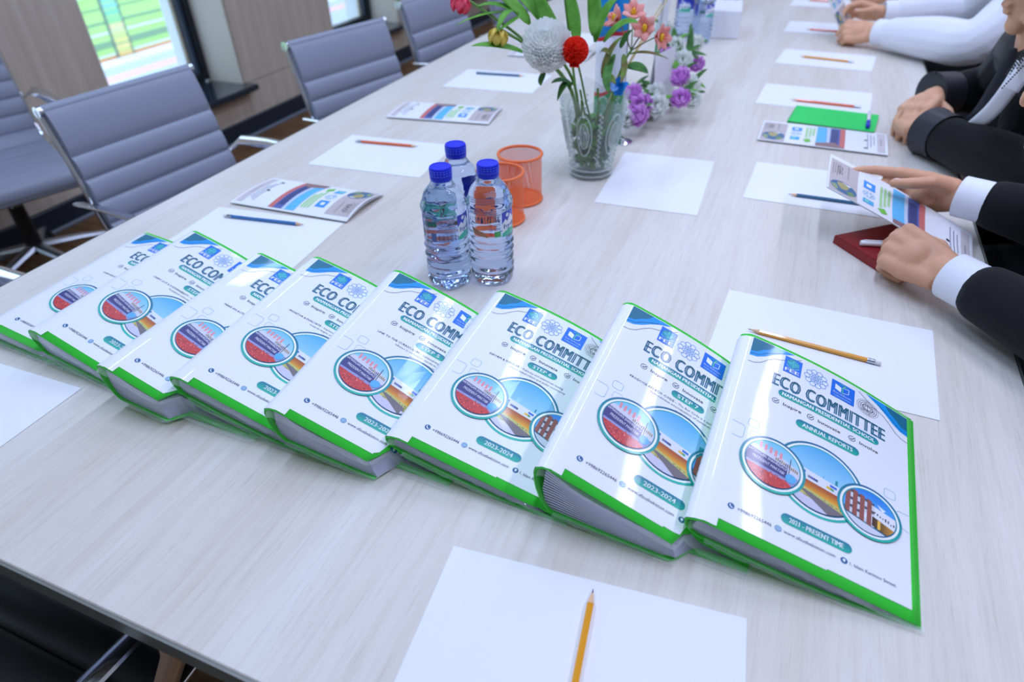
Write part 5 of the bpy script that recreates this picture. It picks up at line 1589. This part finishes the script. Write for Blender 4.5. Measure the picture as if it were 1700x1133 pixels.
for a, b, e, w_ in (((1138, 110, 1.84), (1150, 70, 1.85), (1146, 38, 1.86), .020), ((1138, 90, 1.84), (1155, 86, 1.83), (1174, 92, 1.84), .018), ((1125, 100, 1.8), (1132, 80, 1.8), (1120, 60, 1.82), .012)):
    leaf(arr, AC, atd(*a), atd(*b), atd(*e), w_, 'leafd')

# ------------------------------------------------------------------ people
def V3(*a): return Vector(a)


def fuse(name, parts, voxel, mat, parent=None, off=None, smooth_it=4):
    """union of closed shapes into ONE continuous skin"""
    m = MB()
    for p in parts: m.add(p.v, p.f)
    ob = m.build(name + '_raw', None)
    md = ob.modifiers.new('fuse', 'REMESH'); md.mode = 'VOXEL'; md.voxel_size = voxel; md.use_smooth_shade = True
    sm = ob.modifiers.new('soften', 'SMOOTH'); sm.factor = 0.5; sm.iterations = smooth_it
    bpy.context.view_layer.update()
    dg = bpy.context.evaluated_depsgraph_get()
    me = bpy.data.meshes.new_from_object(ob.evaluated_get(dg)); me.name = name
    bpy.data.objects.remove(ob)
    if off is not None: me.transform(Matrix.Translation(-Vector(off)))
    me.polygons.foreach_set('use_smooth', [True] * len(me.polygons))
    me.materials.clear(); me.materials.append(mat)
    o = bpy.data.objects.new(name, me); COL.objects.link(o)
    if parent: o.parent = parent
    return o


def catm(pts, n=5):
    out = []
    for i in range(len(pts) - 1):
        p0, p1, p2, p3 = pts[max(i - 1, 0)], pts[i], pts[i + 1], pts[min(i + 2, len(pts) - 1)]
        for k in range(n):
            f = k / n
            out.append(0.5 * ((2 * p1) + (p2 - p0) * f + (2 * p0 - 5 * p1 + 4 * p2 - p3) * f * f + (3 * p1 - p0 - 3 * p2 + p3) * f ** 3))
    out.append(pts[-1].copy() if hasattr(pts[-1], 'copy') else pts[-1]); return out


def limb(pts, rad, n=14, sub=5):
    P = catm([Vector(p) for p in pts], sub); R = [r for r in catm([Vector((r, 0, 0)) for r in rad], sub)]
    m = MB().tube(P, [r.x for r in R], n)
    m.ball(P[0], R[0].x, n, 8); m.ball(P[-1], R[-1].x, n, 8)
    return m


def hand(wrist, X, Z, left, curls, thumb, spread=0.06, scale=1.0):
    """wrist, X towards the knuckles, Z out of the back of the hand. curls: per finger (knuckle, middle, end) in degrees.
       thumb: three directions in hand axes. Returns shapes plus the nail spots."""
    X = Vector(X).normalized(); Z = Vector(Z); Z = (Z - X * Z.dot(X)).normalized()
    Y = (X.cross(Z) if left else Z.cross(X)).normalized()          # towards the thumb
    W = Vector(wrist)
    P = lambda x, y, z: W + (X * x + Y * y + Z * z) * scale
    S = []; nails = []
    mcp = [(0.092, 0.027, 0.004), (0.096, 0.006, 0.006), (0.091, -0.015, 0.004), (0.081, -0.034, 0.0)]
    seg = [(0.044, 0.027, 0.021), (0.049, 0.031, 0.022), (0.045, 0.029, 0.021), (0.035, 0.021, 0.019)]
    rad = [(0.0098, 0.0088, 0.0080, 0.0066), (0.0100, 0.0090, 0.0082, 0.0067), (0.0096, 0.0086, 0.0078, 0.0064), (0.0086, 0.0077, 0.0070, 0.0058)]
    for i, (m, sg, rd, cu) in enumerate(zip(mcp, seg, rad, curls)):
        base = P(*m)
        S.append(MB().tube([P(0.0, m[1] * 0.55, 0.0), P(0.045, m[1] * 0.85, 0.002), base], [0.0165 * scale, 0.0145 * scale, 0.0118 * scale], 12))
        S.append(MB().ball(base, 0.0122 * scale, 12, 8))
        ang = 0.0; pts = [base]; sp = (1.5 - i) * spread
        for k in range(3):
            ang += radians(cu[k])
            d = (X * cos(ang) - Z * sin(ang)) * cos(sp) + Y * sin(sp) * cos(ang)
            pts.append(pts[-1] + d.normalized() * sg[k] * scale)
        f = MB()
        for k in range(3):
            f.tube([pts[k], pts[k + 1]], [rd[k] * scale, rd[k + 1] * scale], 12); f.ball(pts[k + 1], rd[k + 1] * scale * (1.03 if k < 2 else 1.0), 12, 8)
        S.append(f)
        dn = (X * sin(ang) + Z * cos(ang)).normalized(); dt = (pts[3] - pts[2]).normalized()
        nails.append((pts[3] + dn * rd[3] * 0.80 * scale - dt * 0.003, dt, dn, rd[3] * scale))
    # palm pads
    S.append(MB().ball(P(0.05, -0.004, -0.004), (0.03 * scale,) * 3, 14, 10))
    S.append(MB().tube([P(0.0, -0.016, -0.004), P(0.05, -0.028, -0.006), P(0.078, -0.033, -0.004)], [0.016 * scale, 0.0165 * scale, 0.012 * scale], 12))
    # thumb leaves the side of the palm near its base
    pts = [P(0.014, 0.016, -0.006)]; L = (0.046, 0.033, 0.028); tr = (0.0165, 0.0118, 0.0105, 0.0082)
    f = MB()
    for k in range(3):
        d = thumb[k]; dd = (X * d[0] + Y * d[1] + Z * d[2]).normalized(); pts.append(pts[-1] + dd * L[k] * scale)
        f.tube([pts[k], pts[k + 1]], [tr[k] * scale, tr[k + 1] * scale], 12); f.ball(pts[k + 1], tr[k + 1] * scale * 1.02, 12, 8)
    S.append(f)
    dt = (pts[3] - pts[2]).normalized(); dn = (Z * 0.4 + Y * 0.9); dn = (dn - dt * dn.dot(dt)).normalized()
    nails.append((pts[3] + dn * tr[3] * 0.80 * scale - dt * 0.004, dt, dn, tr[3] * scale))
    return S, nails, P


def head_shapes(c, fwd, up):
    """skull centre, facing and up directions"""
    F_ = Vector(fwd).normalized(); U_ = Vector(up); U_ = (U_ - F_ * U_.dot(F_)).normalized(); S_ = F_.cross(U_)
    R_ = Matrix((F_, S_, U_)).transposed()
    P = lambda f, s, u: Vector(c) + F_ * f + S_ * s + U_ * u
    S = [MB().ball(P(-0.012, 0, 0.03), (0.093, 0.073, 0.088), 20, 14, R_), MB().ball(P(0.018, 0, -0.012), (0.070, 0.062, 0.085), 20, 14, R_),
         MB().tube([P(0.035, 0, -0.05), P(0.066, 0, -0.092)], [0.045, 0.020], 14), MB().ball(P(0.069, 0, -0.096), 0.0195, 12, 8),
         MB().tube([P(-0.01, 0.052, -0.045), P(0.055, 0.018, -0.092)], [0.022, 0.018], 10), MB().tube([P(-0.01, -0.052, -0.045), P(0.055, -0.018, -0.092)], [0.022, 0.018], 10),
         MB().tube([P(0.080, 0, 0.022), P(0.104, 0, -0.022)], [0.008, 0.0125], 10), MB().ball(P(0.104, 0, -0.024), (0.012, 0.017, 0.010), 10, 8, R_),
         MB().ball(P(0.083, 0, -0.054), (0.010, 0.024, 0.0065), 12, 8, R_), MB().ball(P(0.081, 0, -0.067), (0.010, 0.021, 0.007), 12, 8, R_),
         MB().tube([P(0.074, 0.048, 0.030), P(0.086, 0.016, 0.032)], [0.008, 0.009], 8), MB().tube([P(0.074, -0.048, 0.030), P(0.086, -0.016, 0.032)], [0.008, 0.009], 8)]
    for s_ in (-1, 1): S.append(MB().ball(P(-0.006, s_ * 0.075, -0.005), (0.017, 0.008, 0.030), 12, 8, R_))
    eyes = [P(0.079, s_ * 0.031, 0.010) for s_ in (-1, 1)]
    return S, eyes, P, R_


def person(name_label, J, top_mat, top_name, cuff, voxel, skin, hands, head, hair, cloth_extra=None, leg_mat='blacksuit', rest=None):
    """J: joints dict. hands: list of hand() results."""
    root_loc = Vector((J['hip'].x, J['hip'].y, 0.0))
    hs, eyes, HP, HR = head_shapes(*head)
    parts = list(hs)
    parts.append(limb([J['neck'], lerp(J['neck'], Vector(head[0]), 0.5), Vector(head[0]) - Vector(head[1]).normalized() * 0.02], [0.060, 0.054, 0.058]))
    parts.append(limb([J['hip'], lerp(J['hip'], J['neck'], 0.5), J['neck']], [0.12, 0.10, 0.052]))
    parts.append(limb([J['shL'], lerp(J['neck'], lerp(J['shL'], J['shR'], 0.5), 0.5), J['shR']], [0.040, 0.048, 0.040]))
    for s_ in 'LR':
        ce = J['cf' + s_] - (J['cf' + s_] - J['el' + s_]).normalized() * 0.030
        parts.append(limb([J['sh' + s_], lerp(J['sh' + s_], J['el' + s_], 0.5), J['el' + s_], lerp(J['el' + s_], ce, 0.5), ce, J['wr' + s_]], [0.042, 0.038, 0.034, 0.034, 0.030, 0.026]))
        parts.append(limb([ce, J['wr' + s_]], [0.030, 0.0255]))
        parts.append(limb([J['hip'], J['hip'] + Vector((-0.1, 0.09 if s_ == 'R' else -0.09, -0.01)), J['kn' + s_]], [0.10, 0.085, 0.055]))
        parts.append(limb([J['kn' + s_], J['an' + s_]], [0.055, 0.036]))
        parts.append(limb([J['an' + s_], J['an' + s_] + Vector((-0.13, 0, -0.045))], [0.036, 0.026]))
    for S, nl, _ in hands: parts += S
    body = fuse('person', parts, voxel, skin, None, root_loc)
    body.location = root_loc
    tag(body, name_label, 'person', 'people seated along the right side')
    for S, nl, _ in hands:
        for (p, dt, dn, r) in nl:
            R_ = Matrix((dt, dn.cross(dt), dn)).transposed()
            MB().ball(p, (r * 0.85, r * 0.72, r * 0.30), 10, 6, R_).build('fingernail', M['nail'], body, True, root_loc)
    for e in eyes:
        eo = MB().ball(e, 0.0115, 12, 8).build('eye', M['eye'], body, True, root_loc)
        MB().ball(e + Vector(head[1]).normalized() * 0.0075, 0.0055, 10, 6).build('iris', M['iris'], eo, True, root_loc)
    # hair
    hp = [MB().ball(HP(-0.022, 0, 0.045), (0.092, 0.081, 0.088), 18, 12, HR), MB().ball(HP(-0.045, 0, 0.0), (0.066, 0.078, 0.085), 18, 12, HR)]
    if hair == 'long': hp += [limb([HP(-0.06, 0.05, 0.02), HP(-0.07, 0.06, -0.12), HP(-0.09, 0.05, -0.24)], [0.05, 0.045, 0.03]), limb([HP(-0.06, -0.05, 0.02), HP(-0.07, -0.06, -0.12), HP(-0.09, -0.05, -0.24)], [0.05, 0.045, 0.03])]
    fuse('hair', hp, 0.006, M['hair'], body, root_loc, 2)
    # jacket / blouse
    t = [limb([J['hip'] + Vector((0, 0, -0.04)), J['hip'] + Vector((0, 0, 0.10)), lerp(J['hip'], J['neck'], 0.62), lerp(J['hip'], J['neck'], 0.9)], [0.17, 0.165, 0.16, 0.09], 20),
         limb([lerp(J['hip'], J['shL'], 0.25), lerp(J['hip'], J['shL'], 0.8)], [0.12, 0.10]), limb([lerp(J['hip'], J['shR'], 0.25), lerp(J['hip'], J['shR'], 0.8)], [0.12, 0.10]),
         limb([J['shL'], lerp(J['neck'], lerp(J['shL'], J['shR'], 0.5), 0.4), J['shR']], [0.074, 0.084, 0.074])]
    for s_ in 'LR':
        c_ = J['cf' + s_]
        ce = c_ - (c_ - J['el' + s_]).normalized() * 0.030
        pts = [J['sh' + s_], lerp(J['sh' + s_], J['el' + s_], 0.5), J['el' + s_], lerp(J['el' + s_], ce, 0.5), ce]
        t.append(limb(pts, J.get('slv', [0.072, 0.062, 0.056, 0.050, 0.043])))
    to = fuse(top_name, t, 0.006, top_mat, body, root_loc, 5)
    if cuff:
        for s_ in 'LR':
            c_ = J['cf' + s_]; w_ = J['wr' + s_]; d = (w_ - c_).normalized(); rr = J.get('cuff_r', 0.034)
            a = c_ - d * 0.012; b = c_ + d * J.get('cuff_l', 0.020)
            m = MB().tube([a, b], [rr * 1.0, rr * 1.0], 24, caps=False)
            k = len(m.v); m.tube([b, a], [rr - 0.0025, rr - 0.0025], 24, caps=False)
            m.f += [(24 + i, 24 + (i + 1) % 24, k + (i + 1) % 24, k + i) for i in range(24)]
            m.build('shirt_cuff', cuff, body, True, root_loc)
    tr = []
    for s_ in 'LR':
        tr.append(limb([J['hip'], J['hip'] + Vector((-0.1, 0.10 if s_ == 'R' else -0.10, -0.005)), J['kn' + s_]], [0.125, 0.102, 0.072])); tr.append(limb([J['kn' + s_], J['an' + s_] + Vector((0, 0, 0.03))], [0.072, 0.056]))
    fuse('trousers', tr, 0.008, M[leg_mat], body, root_loc, 3)
    for s_ in 'LR':
        a = J['an' + s_]; MB().tube([a + Vector((0.03, 0, -0.03)), a + Vector((-0.06, 0, -0.042)), a + Vector((-0.15, 0, -0.048))], [0.042, 0.040, 0.028], 14).build('shoe', M['blackplastic'], body, True, root_loc)
    return body, root_loc


def legs(x, y):
    return dict(knL=V3(x - 0.44, y - 0.12, 0.50), knR=V3(x - 0.44, y + 0.12, 0.50), anL=V3(x - 0.42, y - 0.11, 0.085), anR=V3(x - 0.42, y + 0.11, 0.085))


grip = [(58, 78, 40), (62, 82, 42), (66, 84, 44), (68, 84, 44)]
# 1. black suit, reading the brochure
J = dict(hip=V3(0.80, 1.06, 0.56), neck=V3(0.50, 1.05, 1.03), shL=V3(0.53, 0.87, 0.98), shR=V3(0.53, 1.24, 0.98), elL=V3(0.50, 0.795, 0.812), elR=V3(0.53, 1.245, 0.815),
         wrL=V3(0.268, 1.052, 0.806), wrR=V3(0.302, 1.332, 0.820), cfL=V3(0.300, 1.020, 0.806), cfR=V3(0.342, 1.312, 0.822), cuff_r=0.0365, cuff_l=0.034, **legs(0.80, 1.06))
J['slv'] = [0.070, 0.062, 0.056, 0.053, 0.044]
hL = hand(J['wrL'], (-0.70, 0.66, 0.06), (-0.34, -0.52, 0.78), True, [(50, 70, 35), (58, 76, 38), (64, 78, 40), (66, 80, 42)], [(0.75, 0.5, -0.35), (0.95, 0.1, -0.35), (0.95, 0.0, -0.3)], 0.03)
hR = hand(J['wrR'], (-0.985, 0.11, -0.02), (0.10, 0.97, 0.22), False, [(4, 16, 14), (34, 62, 40), (44, 66, 42), (50, 66, 42)], [(0.62, 0.52, -0.58), (0.90, 0.06, -0.42), (0.98, -0.12, -0.05)], 0.02)
person('person in a black suit and white cuffs holding a brochure over the table', J, M['blacksuit'], 'suit_jacket', M['cuff'], 0.0032, M['skin'], [hL, hR], (V3(0.362, 1.045, 1.10), (-0.72, -0.10, -0.69), (-0.69, 0, 0.72)), 'short')

# 2. velvet jacket, arms folded on the table
J = dict(hip=V3(0.80, 1.72, 0.56), neck=V3(0.44, 1.66, 1.00), shL=V3(0.50, 1.50, 0.965), shR=V3(0.47, 1.90, 0.955), elL=V3(0.47, 1.44, 0.825), elR=V3(0.46, 2.06, 0.825),
         wrL=V3(0.285, 1.775, 0.795), wrR=V3(0.312, 1.935, 0.822), cfL=V3(0.318, 1.725, 0.800), cfR=V3(0.338, 1.985, 0.822), **legs(0.80, 1.72))
J['slv'] = [0.074, 0.066, 0.062, 0.056, 0.048]
hL = hand(J['wrL'], (-0.10, 0.99, -0.05), (-0.3, 0.0, 0.95), True, [(35, 40, 20)] * 4, [(0.8, 0.5, -0.3), (0.95, 0.2, -0.2), (1, 0.1, -0.1)], 0.04)
hR = hand(J['wrR'], (-0.40, -0.90, -0.10), (-0.20, -0.02, 0.97), False, [(28, 34, 20), (30, 36, 20), (32, 38, 20), (34, 38, 20)], [(0.55, 0.78, -0.2), (0.85, 0.5, -0.2), (0.95, 0.3, -0.1)], 0.05)
p2, ro = person('person in a black velvet jacket with folded arms leaning on the table', J, M['velvet'], 'velvet_jacket', None, 0.0036, M['skin2'], [hL, hR], (V3(0.392, 1.63, 1.165), (-0.93, 0.05, -0.34), (-0.42, 0, 0.9)), 'long')
for s_ in 'LR':                                 # turned-back satin cuffs
    c_, e_ = J['cf' + s_], J['el' + s_]; d = (c_ - e_).normalized()
    m = MB().tube([c_ - d * 0.030, c_ + d * 0.012, c_ + d * 0.030], [0.051, 0.053, 0.056], 24, caps=False); k = len(m.v)
    m.tube([c_ + d * 0.030, c_ + d * 0.0, c_ - d * 0.030], [0.052, 0.049, 0.046], 24, caps=False)
    m.f += [(48 + i, 48 + (i + 1) % 24, k + (i + 1) % 24, k + i) for i in range(24)]
    m.build('satin_cuff', M['satin'], p2, True, ro)
# lapel, white blouse front with striped collar band
lap = [at(1688, 96, 0.985), at(1650, 165, 0.93), at(1622, 208, 0.875)]
def strip(name, mat, pts, w, lift=0.0, n=12, stripes=None):
    m = MB(); P = catm(pts, 6); vs = []
    for i, p in enumerate(P):
        t = (P[min(i + 1, len(P) - 1)] - P[max(i - 1, 0)]).normalized(); s_ = t.cross((CAM - p).normalized()).normalized(); nn = s_.cross(t)
        for k in range(5): a = lerp(-1, 1, k / 4); vs.append(p + s_ * a * w / 2 - nn * (lift + 0.0015 * a * a))
    m.add(vs, [(i * 5 + k, i * 5 + k + 1, i * 5 + k + 6, i * 5 + k + 5) for i in range(len(P) - 1) for k in range(4)])
    o = m.build(name, mat, p2, True, ro, False); md = o.modifiers.new('thickness', 'SOLIDIFY'); md.thickness = 0.002; return o
def X_(px, py, x): return atx(px, py, x)
strip('lapel', M['satin'], [X_(1694, 82, .385), X_(1662, 138, .375), X_(1632, 186, .365), X_(1606, 214, .358)], 0.036)
strip('blouse_front', M['cuff'], [X_(1702, 104, .384), X_(1676, 146, .376), X_(1646, 184, .368), X_(1612, 214, .360)], 0.030)
strip('blouse_front', M['cuff'], [X_(1712, 100, .384), X_(1692, 128, .376), X_(1676, 150, .370)], 0.03)
for k in range(12):
    a, b = X_(1670 + 3.2 * k, 122 - 4.2 * k, .368), X_(1676 + 3.2 * k, 130 - 4.2 * k, .368)
    MB().tube([a, b], 0.0013, 6).build('collar_stripe', M['velvet'], p2, True, ro)
for k in range(12):
    q = X_(1664 + 3.4 * k, 146 - 3.6 * k, .360)
    MB().ball(q, 0.0016, 8, 6).build('collar_bead', M['velvet'], p2, True, ro)
W_ = hR[2]
rg = tag(MB().lathe([(0.0108, -0.0015), (0.0118, 0), (0.0108, 0.0015), (0.0102, 0)], 20, (0, 0, 0), None, None, True).build('ring', M['gold']), 'thin gold ring on the folded hand in the velvet sleeve', 'ring')
rg.location = W_(0.112, -0.017, -0.008); rg.rotation_euler = (radians(60), radians(20), radians(-30))

# 3. white blouse, holding a brochure upright
J = dict(hip=V3(0.92, 2.80, 0.56), neck=V3(0.66, 2.78, 1.06), shL=V3(0.62, 2.60, 0.99), shR=V3(0.64, 2.97, 0.99), elL=V3(0.47, 2.545, 0.835), elR=V3(0.50, 3.06, 0.84),
         wrL=V3(0.205, 2.785, 0.802), wrR=V3(0.232, 3.02, 0.822), cfL=V3(0.245, 2.755, 0.806), cfR=V3(0.272, 3.025, 0.825), cuff_r=0.043, cuff_l=0.036, **legs(0.92, 2.80))
J['slv'] = [0.075, 0.070, 0.068, 0.066, 0.052]
hL = hand(J['wrL'], (-0.97, 0.14, -0.02), (-0.1, -0.72, 0.68), True, grip, [(0.75, 0.5, -0.35), (0.95, 0.1, -0.35), (0.95, 0.0, -0.3)], 0.03)
hR = hand(J['wrR'], (-0.97, -0.10, 0.16), (0.05, 0.65, 0.75), False, [(30, 40, 20), (40, 50, 30), (48, 58, 34), (52, 62, 36)], [(0.7, 0.6, -0.35), (0.92, 0.1, -0.4), (0.97, -0.15, -0.15)], 0.04)
person('person in a white blouse holding a small brochure upright with both hands', J, M['shirt'], 'blouse', M['cuff'], 0.004, M['skin2'], [hL, hR], (V3(0.60, 2.78, 1.22), (-0.92, 0.0, -0.38), (-0.38, 0, 0.92)), 'long')
rg = tag(MB().lathe([(0.0105, -0.0018), (0.0118, 0), (0.0105, 0.0018), (0.0100, 0)], 20, (0, 0, 0), None, None, True).build('ring', M['chrome']), 'pale ring on the near hand in the white cuff', 'ring')
rg.location = hL[2](0.105, -0.016, -0.014); rg.rotation_euler = (radians(10), radians(75), 0)

# 4. dark jacket at the far end of the right side
J = dict(hip=V3(0.92, 3.60, 0.56), neck=V3(0.66, 3.58, 1.06), shL=V3(0.62, 3.40, 0.99), shR=V3(0.64, 3.77, 0.99), elL=V3(0.50, 3.34, 0.84), elR=V3(0.52, 3.84, 0.84),
         wrL=V3(0.29, 3.56, 0.802), wrR=V3(0.29, 3.72, 0.81), cfL=V3(0.325, 3.53, 0.806), cfR=V3(0.33, 3.74, 0.812), cuff_r=0.036, **legs(0.92, 3.60))
hL = hand(J['wrL'], (-0.95, 0.25, -0.05), (-0.1, -0.3, 0.95), True, [(30, 40, 20)] * 4, [(0.75, 0.5, -0.35), (0.95, 0.1, -0.35), (0.95, 0.0, -0.3)], 0.03)
hR = hand(J['wrR'], (-0.97, -0.10, 0.0), (0.0, 0.3, 0.95), False, [(30, 40, 20)] * 4, [(0.7, 0.6, -0.35), (0.92, 0.1, -0.4), (0.97, -0.15, -0.15)], 0.04)
person('person in a dark jacket at the far end of the right side', J, M['blacksuit'], 'jacket', None, 0.005, M['skin'], [hL, hR], (V3(0.60, 3.58, 1.22), (-0.92, 0.0, -0.38), (-0.38, 0, 0.92)), 'short')
